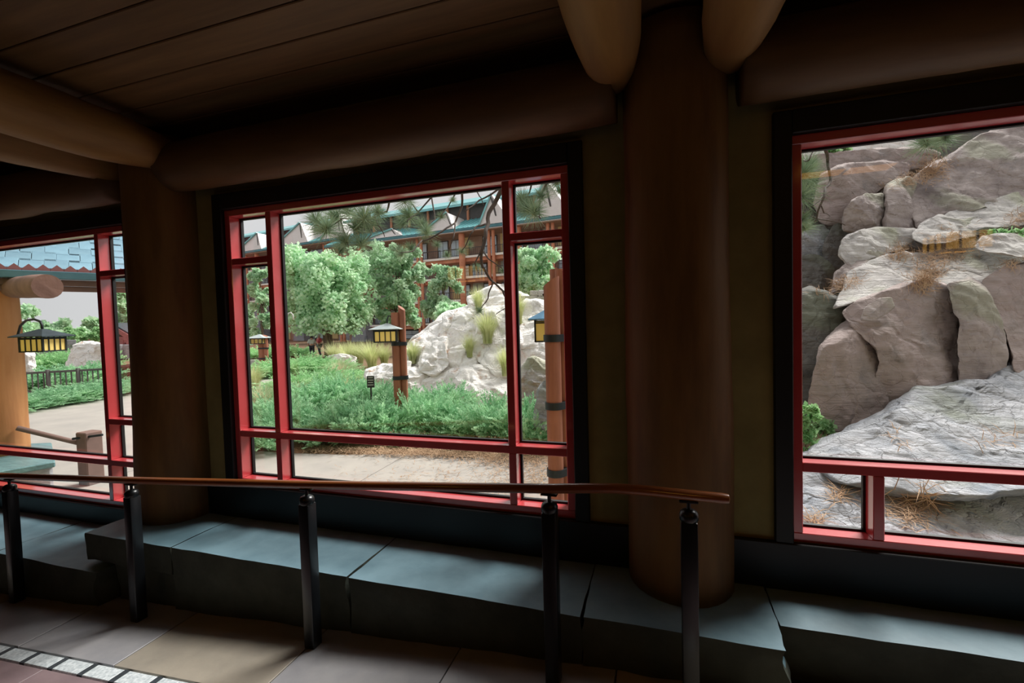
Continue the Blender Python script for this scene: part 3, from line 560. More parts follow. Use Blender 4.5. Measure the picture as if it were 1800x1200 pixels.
# (u, v) is where the shrub meets the ground
GJ = 'juniper shrubs of the garden bed'
jl = [ (455,792,1.0,1.0,'low juniper in the lower left pane of the middle window'),
 (478,762,1.1,1.2,'juniper just right of the first red mullion by the path'),
 (530,775,1.05,1.15,'juniper at the path edge, second from the left mullion'), (575,778,1.0,1.05,'juniper at the path edge left of the far lantern post'),
 (622,774,1.1,1.25,'dense juniper two shrubs left of the far lantern post'), (668,772,1.0,1.25,'juniper touching the left side of the far lantern post'),
 (712,782,.5,.9,'small bright juniper sprig in front of the far lantern post foot'), (752,762,1.0,1.5,'tall juniper immediately right of the far lantern post'),
 (800,768,.95,1.2,'juniper at the path edge below the cascade'), (838,772,.9,1.15,'juniper left of the right mullion at the path edge'),
 (872,776,.95,1.55,'tall pointed juniper against the right mullion'), (928,780,.95,1.45,'juniper in the right side light left of near lantern post'), (955,792,.6,.9,'low juniper at the foot of the near lantern post'),
 (505,730,1.2,1.1,'mid-bed juniper behind the left mullion'), (560,735,1.3,1.2,'mid-bed juniper above the path edge row'), (610,728,1.3,1.25,'mid-bed juniper below the small sign'), (660,730,1.2,1.2,'mid-bed juniper left of lantern post and under the sign'),
 (720,735,1.0,1.2,'mid-bed juniper behind the far lantern post'), (790,735,1.1,1.2,'mid-bed juniper at the foot of pale rocks'), (450,735,1.2,1.0,'mid-bed juniper in the narrow left side light')]
for i, (u, v, s, z, lab) in enumerate(jl): shrub('juniper', hitz(u, v, GZ), JUN, s*.95, s*z*.84, lab, 'shrub', GJ, i)
G2J = 'bright junipers farther back in the garden'
for i, (u, v, s, z, lab) in enumerate([(520,690,1.7,1.3,'bright green juniper behind the tan grass'), (560,690,1.9,1.5,'deep green spreading juniper in the middle of the bed'), (600,682,1.7,1.3,'bright green juniper right of the spreading one'), (625,668,1.5,1.1,'bright green juniper left of the low pale rock'),
  (500,660,2.2,1.3,'far bright juniper beside the left mullion'), (540,655,2.4,1.3,'far bright juniper below the visitors'), (585,655,2.0,1.1,'far bright juniper under the yellow grasses'), (515,628,2.6,1.2,'farthest low juniper left of the visitors'), (480,628,2.6,1.2,'farthest low juniper near the left mullion'), (445,630,2.4,1.1,'bright juniper under the distant lantern in left side light'), (450,665,2.0,1.2,'bright juniper in left side light above the grass')]):
    shrub('juniper', hitz(u, v, GZ), JUN2, s, s*z*.40, lab, 'shrub', G2J, i)
GL = 'junipers beside the ramp seen in the left window'
k = 0
for (u, v, s, z, row) in [(35,722,1.5,.8,'front'), (62,716,1.5,.8,'front'), (90,712,1.5,.85,'front'), (118,708,1.5,.9,'front'), (146,703,1.6,.95,'front'), (172,699,1.6,.9,'front'), (222,690,1.5,1.0,'front'),
      (50,690,1.8,.9,'middle'), (85,688,1.8,.9,'middle'), (120,684,1.9,1.0,'middle'), (155,680,2.0,1.05,'middle'), (40,668,2.3,.9,'back'), (75,664,2.4,.9,'back'), (110,662,2.4,.95,'back'), (150,660,2.5,1.0,'back')]:
    pl = {35:'beside the porch column', 62:'second from the porch column', 90:'third from the porch column', 118:'fourth from the porch column', 146:'left of the red mullion', 172:'behind the red mullion', 222:'alone in the right side light', 50:'nearest the porch column', 85:'under the lantern', 120:'right of the lantern', 155:'nearest the mullion', 40:'behind the fence by the column', 75:'behind the fence under the lantern', 110:'behind the fence mid-way', 150:'behind the fence by the mullion'}[u]
    shrub('juniper', hitz(u, v, GZ), JUN if row != 'back' else JUN2, s, s*z*{'front':.55,'middle':.7,'back':.85}[row], 'spreading juniper in %s row of left window bed, %s' % (row, pl), 'shrub', GL, k); k += 1
# ------------------------------------------------------------------ grasses
def grass_mesh(seed, n, h, mat, spread=.5):
    rn = random.Random(seed); m = MB()
    for k in range(n):
        a = rn.uniform(0, 2*PI); L = h*rn.uniform(.65, 1.05); ln = rn.uniform(.1, 1.0)*spread*L; d = Vector((math.cos(a), math.sin(a), 0)); b = d*rn.uniform(0, .12)*h
        sd = Vector((-d.y, d.x, 0))*.0075*h; S = 5; vs = []
        for i in range(S+1):
            t = i/S; p = b+d*ln*t*t*1.3+Vector((0,0, L*(t-.32*t*t*ln/L*1.6))); w = sd*(1-t*.9); vs += [p-w, p+w]
        m.add(vs, [(2*i, 2*i+1, 2*i+3, 2*i+2) for i in range(S)])
    return m.mesh('blades', mat, fix=False)
GR = {'y': [grass_mesh(3, 420, 1.0, M['grassy']), grass_mesh(4, 420, 1.0, M['grassy'])], 't': [grass_mesh(8, 420, 1.0, M['grasst'], .8), grass_mesh(9, 420, 1.0, M['grasst'], .8)]}
for i, (u, v, h, w, kd, lab) in enumerate([(588,640,1.5,2.0,'y','tall yellow-green grass clump left end behind the bed'), (608,643,1.5,2.0,'y','tan-tipped yellow grass clump, second from the left'), (632,642,1.5,2.0,'y','yellow-green grass clump below the stone pier'), (654,646,1.6,2.2,'y','full green grass clump left of the far lantern'), (676,642,1.4,1.8,'y','grass clump just under the far lantern'), (618,630,1.4,1.8,'y','rear grass clump peeking over the front ones'), (646,628,1.3,1.8,'y','rear grass clump left of lantern glass'),
   (448,690,1.1,1.2,'y','green grass clump in the narrow left side light'), (456,735,1.0,1.3,'t','drooping tan grass in the narrow left side light'), (470,738,1.0,1.2,'t','drooping tan grass hidden by the left mullion'), (525,722,.9,1.3,'t','tan grass tuft right of the left mullion'), (610,715,1.0,1.1,'t','soft grey-green grass tuft in the middle of the bed'), (632,712,.9,1.0,'y','soft green grass tuft beside the small sign'), (600,672,1.2,1.4,'t','wispy tan grass between bright junipers'),
   (858,604,1.2,1.4,'y','grass tuft in the pocket of the pale cascade'), (726,640,.8,1.0,'y','short grass tuft on the left shoulder of the cascade'), (826,628,.8,.8,'y','small grass tuft in the cascade cleft'), (912,570,1.2,1.0,'y','grass tuft right of the mullion on the pale rock'), (842,548,.9,.9,'y','grass tuft near the cascade top'), (888,660,1.0,.8,'y','grass tuft at right foot of the cascade')]):
    if u in (858, 726, 826, 912, 842, 888): p, nn = surf(u, v); p = p+nn*.02
    else: p = hitz(u, v, GZ)
    r = shrub('grass_clump', p, GR[kd], w*.85, h*.95, lab, 'grass', 'ornamental grass clumps', i, stem=False); r.children[0].name = 'blades'
# ------------------------------------------------------------------ leafy trees
def tree(name, base, trunk_h, crown, nleaf, ls, label, group, seed, nbr=14, trunks=1, tr=.12, lean=0, mat=None, blobs=34, cat='tree'):
    rn = random.Random(seed); base = Vector(base); r = empty(name, base, label, cat, group)
    (cc, rad) = crown; cc = Vector(cc); bl = []
    for k in range(blobs):
        d = rv(rn, .92); d *= min(1, 1.12/max(.01, d.length))
        bl.append((cc+Vector((d.x*rad[0], d.y*rad[1], d.z*rad[2])), rn.uniform(.10, .30)*min(rad)))
    m = MB()
    for k in range(trunks):
        off = rv(rn, .5) if trunks > 1 else Vector((0,0,0)); off.z = 0
        top = cc+Vector((off.x*2, off.y*2, rad[2]*.3)); mid = base.lerp(top, .5)+rv(rn, .15*tr*8); m.tube([base+off-Vector((0,0,.1)), base+off+(mid-base-off)*.5, mid, top], [tr, tr*.85, tr*.7, tr*.2], 7)
        for j in range(nbr//trunks):
            c, q = rn.choice(bl); s = base.lerp(top, rn.uniform(.3, .9)); m.tube([s, s.lerp(c, .5)+rv(rn, .1), c], [tr*.4, tr*.25, tr*.06], 5)
    m.build('trunk', M['bark'], r, smooth='all')
    lv = MB()
    for k in range(nleaf):
        c, q = bl[k % blobs]; d = rv(rn).normalized(); p = c+d*q*1.25*rn.uniform(.25, 1)**.5
        a = (rv(rn)+Vector((0,0,-.2))).normalized()*ls*rn.uniform(.6, 1.2); b = a.cross(rv(rn)).normalized()*ls*.42
        lv.add([p, p+a*.5+b, p+a, p+a*.5-b], [(0,1,2,3)])
    o = lv.build('foliage', mat or M['leaf'], r, fix=False); o['kind'] = 'stuff'; return r
def tree_px(u0, u1, v0, v1, d, nleaf, ls, label, seed, base_v=None, name='leafy_tree', group='leafy trees in front of the lodge', mat=None, trunks=1, depthf=.8, blobs=34, tr=.12):
    c = at((u0+u1)/2, (v0+v1)/2, d); rx = (u1-u0)/2*d/F; rz = (v1-v0)/2*d/F
    base = Vector((c.x, c.y, GZ)) 
    return tree(name, base, 2, (c, (rx*.92, rx*depthf, rz*.92)), nleaf, ls, label, group, seed, mat=mat, trunks=trunks, blobs=blobs, tr=tr)
tree_px(488, 650, 432, 590, 32, 26000, .25, 'broad light-green multi-stemmed tree filling the left of the middle window', 3, trunks=4, blobs=130, tr=.13)
tree_px(648, 742, 425, 525, 36, 9500, .27, 'light-green tree crown left of the orange log posts', 5, blobs=64)
tree_px(655, 740, 510, 585, 36, 8500, .27, 'bushy green tree low behind the far lantern', 6, blobs=34)
tree_px(745, 812, 460, 590, 34, 8500, .26, 'narrow light-green tree against the lodge balconies', 8, blobs=64)
tree_px(772, 835, 530, 575, 22, 2600, .28, 'small green bush behind the pale cascade', 9, blobs=20)
tree_px(905, 985, 432, 528, 28, 9000, .24, 'light-green tree in the right side light', 12, blobs=64)
tree_px(440, 480, 462, 600, 40, 8000, .3, 'light-green tree in the narrow left side light', 14, blobs=34)
tree_px(420, 445, 520, 610, 46, 1800, .44, 'small tree beside the left jamb in front of the lodge wing', 15, blobs=20)
for i, (u0, u1, v0, v1, d, n, lab) in enumerate([(-20,62,535,625,31,4200,'bright tree behind the porch column in left window'), (70,122,565,610,60,2600,'hazy distant tree right of the porch lantern'), (110,152,578,606,48,1800,'bright rounded shrub tree above the pale boulder'), (205,222,510,570,40,1300,'thin tree top in the right side light of left window'), (150,175,560,590,70,900,'faint distant tree beside the pavilion roof')]):
    tree_px(u0, u1, v0, v1, d, n, d*.011, lab, 30+i, group='trees seen in the left window', blobs=22, tr=.1)
tree_px(112, 182, 575, 612, 28, 3200, .2, 'bright green hedge bush on top of the pale boulders', 37, name='hedge_bush', group=None, mat=M['leaf2'], blobs=24, tr=.05)
# leafy plants close to the right window
def leafy_px(u0, u1, v0, v1, d, n, ls, label, seed):
    c = at((u0+u1)/2, (v0+v1)/2, d); rx = (u1-u0)/2*d/F; rz = (v1-v0)/2*d/F
    p, q = surf((u0+u1)/2, v1); b = Vector((c.x, c.y, c.z-rz))
    return tree('leafy_plant', b, .3, (c, (rx, rx*.7, rz)), n, ls, label, None, seed, tr=.008, mat=M['leaf2'], blobs=26, nbr=18, cat='plant')
leafy_px(1398, 1436, 692, 815, 5.0, 2000, .058, 'green leafy plant at lower left of the right window', 50)
leafy_px(1432, 1462, 740, 765, 5.6, 200, .07, 'small green sprout at the foot of the tall rosy boulder', 51)
leafy_px(1745, 1830, 398, 424, 6.9, 500, .07, 'green creeping sprig on the rock ledge at far right', 52)
leafy_px(1455, 1490, 255, 272, 9.3, 350, .10, 'green bush peeping over the pale top rock', 53)
# ------------------------------------------------------------------ pine straw drifts
def straw_px(polys, dens, label, seed, ln=.14, dd=None):
    rn = random.Random(seed); m = MB(); first = None
    for (u0, u1, v0, v1, n) in polys:
        for k in range(int(n*dens)):
            u = rn.gauss((u0+u1)/2, (u1-u0)/4); v = rn.gauss((v0+v1)/2, (v1-v0)/4)+ (u-(u0+u1)/2)*(-.25 if dd is None else .03)
            if dd is None:
                p, nn = surf(u, v)
                if p is None: continue
            else: p = hitz(u, v, GZ+.01); nn = Vector((0,0,1))
            if first is None: first = p
            p = p+nn*rn.uniform(.005, .03); a = rn.uniform(0, 2*PI); t1 = nn.cross(Vector((.3,.2,1))).normalized(); t2 = nn.cross(t1)
            d = (t1*math.cos(a)+t2*math.sin(a)+nn*rn.uniform(-.05,.25)).normalized()*ln*rn.uniform(.6,1.2); w = nn.cross(d).normalized()*.0032
            e = p+d; md = p.lerp(e, .5)+nn*.012+t1*rn.uniform(-.015,.015); m.add([p-w, p+w, md+w, md-w], [(0,1,2,3)]); m.add([md-w, md+w, e], [(0,1,2)])
    o = m.build('pine_straw', M['straw'], loc=first, fix=False); tag(o, label, 'pine straw', kind='stuff')
straw_px([(1602,1668,268,322,500), (1560,1625,305,330,200)], 1, 'rust-brown pine needles along the crack beside the large sloping rock', 1)
straw_px([(1605,1720,412,470,900)], 1, 'thick drift of rust-brown pine needles on the middle ledge', 2)
straw_px([(1596,1655,468,508,450), (1555,1600,428,456,220)], 1, 'pine needle drift spilling over the ledge above the rosy face', 3)
straw_px([(1436,1512,492,514,260)], 1, 'pine needles on the slanting rock at left', 4)
straw_px([(1765,1830,372,402,250), (1745,1830,452,470,150)], 1, 'pine needles around the green sprig at far right', 5)
straw_px([(1560,1650,862,930,260), (1600,1640,870,890,60)], 1, 'tuft of fallen pine needles behind the lower right pane', 6, ln=.2)
straw_px([(1415,1450,905,930,60), (1455,1490,862,885,60)], 1, 'few pine needles in the small lower left pane of the right window', 7, ln=.16)
straw_px([(1560,1590,750,790,14), (1720,1790,760,790,30)], 1, 'scattered needles on the big blue-grey slab', 8, ln=.2)
straw_px([(520,1010,790,806,2600), (800,1010,795,825,900)], 1, 'brown pine straw edging the garden bed along the path', 9, ln=.16, dd=1)
straw_px([(620,1010,810,880,500), (880,1010,815,870,500)], 1, 'loose pine needles littering the concrete path', 10, ln=.1, dd=1)
# ------------------------------------------------------------------ pine branches hanging near the glass
def tuft_mesh(seed, n=340, L=.30):
    rn = random.Random(seed); m = MB()
    for k in range(n):
        d = rv(rn).normalized(); d = (d+Vector((0,0,.55))).normalized(); e = d*L*rn.uniform(.7,1.1)+Vector((0,0,-.02)); w = d.cross(rv(rn)).normalized()*.0026; b = Vector((0,0,rn.uniform(-.06,.02)))
        m.add([b-w, b+w, b+e*.6+w*.8, b+e*.6-w*.8], [(0,1,2,3)]); m.add([b+e*.6-w*.8, b+e*.6+w*.8, b+e+Vector((0,0,-.012))], [(0,1,2)])
    return m.mesh('needle_tuft', M['needle'], fix=False)
TUFT = [tuft_mesh(i) for i in range(4)]
def pine(label, lines, tufts, d0, group='pine branches hanging outside the windows'):
    p0 = at(lines[0][0][0], lines[0][0][1], d0); r = empty('pine_branch', p0, label, 'branch', group)
    limb(p0, lines[0][0][2]*d0/F/2)
    for k, L in enumerate(lines):
        pts = [at(u, v, d0+.25*math.sin(i*1.3+(0 if i == 0 and k == 0 else k))) for i, (u, v, *_) in enumerate(L)]; w = L[0][2]*d0/F/2
        sm = []
        for i in range(len(pts)-1):
            for j in range(4): t = j/4; sm.append(pts[i].lerp(pts[i+1], t)+noise.noise_vector(pts[i].lerp(pts[i+1], t)*4)*.03)
        sm.append(pts[-1]); MB().tube(sm, [w*(1-.65*i/len(sm)) for i in range(len(sm))], 7).build('branch', M['twig'], r, smooth='all')
    for i, (u, v, s) in enumerate(tufts):
        inst('needle_tuft', TUFT[i % 4], r, at(u, v, d0+random.uniform(-.3,.3)), (random.uniform(-.5,.5), random.uniform(-.5,.5), i*1.9), (s*1.0, s*1.0, s*.95))
PT = at(1196, 600, 7.2); PT = Vector((PT.x, PT.y, GZ))
ptree = empty('pine_tree', PT, 'tall pine whose trunk hides behind the right-hand log column', 'tree')
MB().tube([PT-Vector((0,0,.1)), PT+Vector((.05,.03,2)), PT+Vector((-.04,.06,4.5)), PT+Vector((.02,.1,8.5))], [.2,.18,.14,.05], 14).build('trunk', M['bark'], ptree, smooth='all')
def limb(p, w):
    top = PT+Vector((0,.05,5.4+random.uniform(-.5,.8))); up1 = p+Vector((0,0,.55)); MB().tube([top, top.lerp(up1, .35)+Vector((0,0,.5)), top.lerp(up1, .75)+Vector((0,0,.55)), up1+Vector((0,0,.15)), p+Vector((0,0,.12)), p], [max(.05,w*1.8), max(.04,w*1.5), w*1.4, w*1.2, w, w], 8).build('limb', M['twig'], ptree, smooth='all')
pine('dense pine sprays at upper left of the middle window', [[(690,335,4),(680,372),(640,388),(600,384),(574,404)], [(640,388,3),(652,412),(640,425)], [(600,384,3),(606,410),(612,432)], [(660,380,3),(668,400),(676,416)]],
     [(574,402,1.1), (556,388,.9), (590,380,1.0), (612,372,.9), (640,382,1.05), (626,398,.95), (655,392,.8), (606,424,.85), (634,428,.8), (600,440,.7), (664,372,.7)], 6.2)
pine('pine sprays right of the dense ones over the lodge roof', [[(790,318,4),(760,345),(735,372),(715,390)], [(735,372,3),(720,352),(708,340)], [(760,345,3),(764,385),(745,402),(715,398)]], [(712,352,.8), (718,378,1.0), (708,392,.8), (742,396,.75), (750,408,.7), (700,440,.55), (722,436,.6)], 6.8)
pine('bare drooping pine branch with a thick dark stem left of the right mullion', [[(890,318,9),(872,352),(858,384),(852,412),(846,440),(850,468),(864,492),(892,522)], [(882,330,4),(842,352),(818,372)], [(858,392,4),(838,398),(826,412),(812,440)], [(850,440,3),(862,456),(884,474)], [(846,438,3),(838,462),(842,480)], [(866,495,3),(858,525),(842,545)], [(884,512,3),(892,540),(872,552)]],
     [(812,442,.35), (826,430,.3), (884,476,.3), (842,546,.35), (838,470,.35)], 5.6)
pine('thin curling pine twig in the centre of the middle window', [[(812,322,5),(812,362),(800,392),(768,412),(742,424)], [(806,330,3),(788,362),(776,378)], [(742,424,3),(726,440),(704,444)], [(800,392,3),(796,420),(788,446)], [(828,322,2.5),(842,345),(850,360)]], [(776,380,.4), (786,448,.35), (706,446,.45), (768,430,.35), (796,352,.3)], 6.0)
pine('pine sprays in the upper right side light', [[(940,308,4),(932,335),(918,352)], [(966,306,5),(952,340),(948,372),(950,384)], [(985,312,3),(972,322)]], [(918,350,.8), (928,368,.9), (952,345,.7), (940,372,.9), (978,318,.8), (985,335,.6), (956,318,.6)], 6.0)
pine('arching pine twig with sprays at left of the right window', [[(1446,255,6),(1456,285),(1458,318),(1448,345),(1440,368),(1432,390)], [(1405,372,3),(1432,382),(1456,388),(1486,396)], [(1450,340,2.5),(1442,352),(1428,362)], [(1412,282,3),(1424,280),(1434,262)], [(1444,362,2.5),(1450,376),(1460,380)]], [(1412,305,.9), (1418,325,.9), (1408,345,.8), (1420,290,.7), (1412,400,.6), (1408,385,.6)], 4.6)
pine('pine spray hanging from the top edge of the right window', [[(1640,225,4),(1634,242),(1626,252)], [(1652,225,3),(1656,245)]], [(1628,250,.9), (1648,248,.8), (1662,240,.7)], 5.2)
# ================================================================== lantern posts
M['poststain'] = pm('red_brown_log_post', (164,104,78), (132,80,60), 3, rough=.7, bump=.25, stretch=(3,3,.4), c3=(150,94,70))
M['band'] = pm('iron_band', (44,50,54), (34,40,44), 12, rough=.5, metal=.4)
M['lampglass'] = pm('mica_glass', (206,178,84), (226,204,130), 7, rough=.35, trans=.35)
M['lampglassy'] = emit('lit_mica_glass', (236,200,96), .22, base=(226,200,120))
M['lroof'] = pm('weathered_copper_roof', (190,200,198), (166,178,178), 5, rough=.5, metal=.2)
M['lroofblue'] = pm('blue_metal_roof', (104,156,188), (88,138,170), 5, rough=.45, metal=.2)
M['lroofdark'] = pm('dark_metal_roof', (62,74,80), (50,60,66), 5, rough=.5, metal=.3)
def half_log(m, b, r, z0, z1, cut, face=0):     # round log with a slanting sawn top
    n = 14; vs = []; fs = []
    for lvl in (0, 1):
        for k in range(n):
            a = 2*PI*k/n; x, y = math.cos(a)*r, math.sin(a)*r; vs.append((b[0]+x, b[1]+y, z0 if lvl == 0 else z1+x/r*cut))
    for k in range(n): k2 = (k+1) % n; fs.append((k, k2, n+k2, n+k))
    fs.append(tuple(range(n-1,-1,-1))); fs.append(tuple(range(n, 2*n))); m.add(vs, fs)
def lantern_post(u, d, vb, vtops, bands, label, lan, roofmat, r=.072, glassm=None, ld=-.05):
    B = at(u, 600, d); base = Vector((B.x, B.y, GZ)); root = empty('lantern_post', base, label, 'lantern post', 'log lantern posts in the garden')
    right = (RMT @ Vector((1,0,0))); right.z = 0; right.normalize(); fwd = Vector((-right.y, right.x, 0))
    for k, (off, fo, vt, cut) in enumerate(vtops):
        c = base+right*off+fwd*fo; m = MB(); half_log(m, c, r*(1 if k != 1 else .9), GZ-.05, at(u, vt, d).z, cut); m.build('log', M['poststain'], root, smooth=50)
    for v in bands:
        z = at(u, v, d).z; m = MB(); w = r*1.14
        xs_ = [o for o, *_ in vtops]; fs_ = [f for _, f, *_ in vtops]
        pl = []
        for a in range(24):
            t = 2*PI*a/24; dx, dy = math.cos(t), math.sin(t); best = max(range(len(xs_)), key=lambda i: xs_[i]*dx+fs_[i]*dy); pl.append(base+right*(xs_[best]+dx*w)+fwd*(fs_[best]+dy*w)+Vector((0,0,z-GZ-.035)))
        m.prism(pl, (0,0,.07)); m.build('iron_band', M['band'], root, smooth=50)
    (lu, lv, bw, bh, rw, rh, rot, bars) = lan
    c = at(lu, lv, d+ld); mission_lantern(root, c, bw, bh, rw, rh, glassm or M['lampglass'], M['band'], roofmat, rot, bars)
    top = c+Vector((0,0,rh)); pp = base+right*(vtops[0][0]-r); pp.z = top.z+.13
    MB().tube([top-Vector((0,0,.02)), top+Vector((0,0,.07)), top.lerp(pp, .4)+Vector((0,0,.09)), pp], .012, 7).build('bracket', M['band'], root, smooth='all')
lantern_post(701, 8.63, 762, [(-.058,0,549,.0), (.062,.05,541,-.05)], [604,664], 'red-brown log post with yellow lantern left of the pale cascade', (681,579,.40,.235,.56,.115,.35,4), M['lroof'], glassm=M['lampglassy'])
lantern_post(977, 4.45, 900, [(-.03,0,495,.05), (.085,.10,474,-.04), (.05,-.12 if False else .2,470,.0)], [594,713,832], 'tall red-brown log post with iron bands at the right edge of the middle window', (962,562,.26,.23,.40,.11,.25,2), M['lroofblue'], r=.078, glassm=M['lampglassy'], ld=.42)
# small distant lantern post in the left side light
lantern_post(462, 24, 650, [(-.1,0,596,.05), (.1,.05,590,-.05)], [612,630], 'distant log post with a small lantern in the left side light', (456,594,.6,.3,.9,.2,.3,3), M['lroof'], r=.14)
# ================================================================== small garden things
M['signblack'] = pm('black_sign', (52,54,54), (44,46,46), 5, rough=.5); M['white'] = pm('white_paint', (228,228,224), (216,216,212), 5, rough=.6)
p = hitz(652, 748, GZ); R = empty('garden_sign', p, 'small dark sign with pale lines standing among the junipers', 'sign'); dS = (RM @ (p-CAMP)).z
rt = (RMT @ Vector((1,0,0))); rt.z = 0; rt.normalize(); fw = Vector((-rt.y, rt.x, 0))
def board(c, w, h, t, nm, mat, par, off=0):
    c = c-fw*off; MB().hexa([c-rt*w/2-fw*t/2, c+rt*w/2-fw*t/2, c+rt*w/2+fw*t/2, c-rt*w/2+fw*t/2, c-rt*w/2-fw*t/2+Vector((0,0,h)), c+rt*w/2-fw*t/2+Vector((0,0,h)), c+rt*w/2+fw*t/2+Vector((0,0,h)), c-rt*w/2+fw*t/2+Vector((0,0,h))]).build(nm, mat, par)
c = at(652, 681, dS); board(c, .15, .24, .02, 'panel', M['signblack'], R); board(Vector((c.x,c.y,GZ)), .03, c.z-GZ+.02, .02, 'stake', M['signblack'], R)
for k in range(4): board(c+Vector((0,0,.05+.05*k)), .10 if k % 2 else .12, .012, .004, 'pale_line', M['white'], R, .013)
# white crook-shaped lamp hook
p = hitz(504, 640, GZ); d = (RM @ (p-CAMP)).z; hk = MB().tube([Vector((at(504,600,d).x, at(504,600,d).y, GZ)), at(504,560,d), at(506,551,d), at(511,549,d), at(515,553,d), at(516,562,d)], .035, 8).build('crook_pole', M['white'], loc=p, smooth='all'); tag(hk, 'thin white crook-shaped pole in front of the broad tree', 'pole')
# two far visitors
M['skin'] = pm('skin', (206,160,134), (196,150,124), 8, rough=.6)
def person(u, vfeet, h, face, shirt, pants, hair, label):
    base = hitz(u, vfeet, GZ); s = h/1.7
    J = {'pel':(0,0,.95),'ch':(0,0,1.25),'nk':(0,0,1.46),'hd':(0,.01,1.58),'ht':(0,.01,1.66),'sl':(.17,0,1.38),'el':(.25,.02,1.12),'wl':(.22,-.12,.92),'sr':(-.17,0,1.38),'er':(-.25,.02,1.12),'wr':(-.23,-.08,.90),'hl':(.09,0,.9),'kl':(.11,-.06,.5),'al':(.11,.05,.09),'tl':(.11,-.1,.04),'hr':(-.09,0,.9),'kr':(-.10,.03,.5),'ar':(-.10,.12,.1),'tr':(-.1,-.02,.04)}
    E = [('pel','ch'),('ch','nk'),('nk','hd'),('hd','ht'),('ch','sl'),('sl','el'),('el','wl'),('ch','sr'),('sr','er'),('er','wr'),('pel','hl'),('hl','kl'),('kl','al'),('al','tl'),('pel','hr'),('hr','kr'),('kr','ar'),('ar','tr')]
    RD = {'pel':.15,'ch':.15,'nk':.06,'hd':.10,'ht':.07,'sl':.075,'el':.05,'wl':.04,'sr':.075,'er':.05,'wr':.04,'hl':.11,'kl':.075,'al':.05,'tl':.045,'hr':.11,'kr':.075,'ar':.05,'tr':.045}
    root = empty('person', base, label, 'person', 'far visitors on the garden path'); keys = list(J)
    def skin(nm, ks, mat, grow=0):
        me = bpy.data.meshes.new(nm); ids = {k: i for i, k in enumerate(ks)}
        me.from_pydata([Vector(J[k])*s for k in ks], [(ids[a], ids[b]) for a, b in E if a in ids and b in ids], [])
        o = bpy.data.objects.new(nm, me); COL.objects.link(o); o.parent = root; md = o.modifiers.new('skin', 'SKIN'); o.modifiers.new('sub', 'SUBSURF').levels = 1
        for i, k in enumerate(ks): me.skin_vertices[0].data[i].radius = ((RD[k]+grow)*s,)*2
        me.skin_vertices[0].data[0].use_root = True; me.materials.append(mat); return o
    skin('body', keys, M['skin']); skin('shirt', ['pel','ch','sl','el','sr','er'], shirt, .04); skin('trousers', ['pel','hl','kl','al','hr','kr','ar'], pants, .015)
    MB().lathe((base.x, base.y+.02*s, GZ+1.60*s), [(.10*s,-.04*s),(.115*s,.02*s),(.10*s,.09*s),(.05*s,.13*s)], 12).build('hair', hair, root, smooth='all')
    root.rotation_euler.z = face
person(549, 629, 1.55, .6, M['white'], pm('dark_trousers', (60,62,70), (50,52,60)), pm('dark_hair', (46,38,34), (36,30,28)), 'far person in a white shirt left of the pink one')
person(562, 627, 1.62, -.4, pm('pink_shirt', (214,92,104), (204,84,96)), pm('grey_shorts', (92,96,104), (80,84,92)), pm('grey_cap', (206,196,190), (190,180,174)), 'far person in a pink shirt walking beyond the junipers')
# ================================================================== lodge building behind the trees
M['orangelog'] = pm('orange_log', (214,146,112), (190,120,90), 1.2, rough=.7, vary=.06)
M['slabw'] = pm('pale_slab_edge', (244,238,230), (234,226,216), 1, rough=.8)
M['ochre'] = pm('ochre_wall', (224,198,144), (210,182,126), .8, rough=.85); M['brownwall'] = pm('brown_wall', (176,144,124), (158,128,110), .8, rough=.85)
M['dkroom'] = pm('grey_green_siding', (176,178,168), (158,160,150), .8, rough=.8)
M['bglass'] = pm('blue_window_glass', (206,220,230), (184,204,218), .5, rough=.12, spec=.8)
M['teal'] = pm('teal_metal_roof', (136,196,196), (116,178,182), .8, rough=.4, metal=.15); M['tealdk'] = pm('teal_gutter', (74,128,136), (60,112,122), .8, rough=.4)
M['paleroof'] = pm('pale_sheet_roof', (226,218,214), (216,208,204), .6, rough=.5)
M['raild'] = pm('dark_balcony_rail', (78,72,70), (66,62,60), 2, rough=.6); M['pier'] = rockmat('grey_pier_stone', [(112,114,120),(150,150,154),(132,132,136)], scale=1.2)
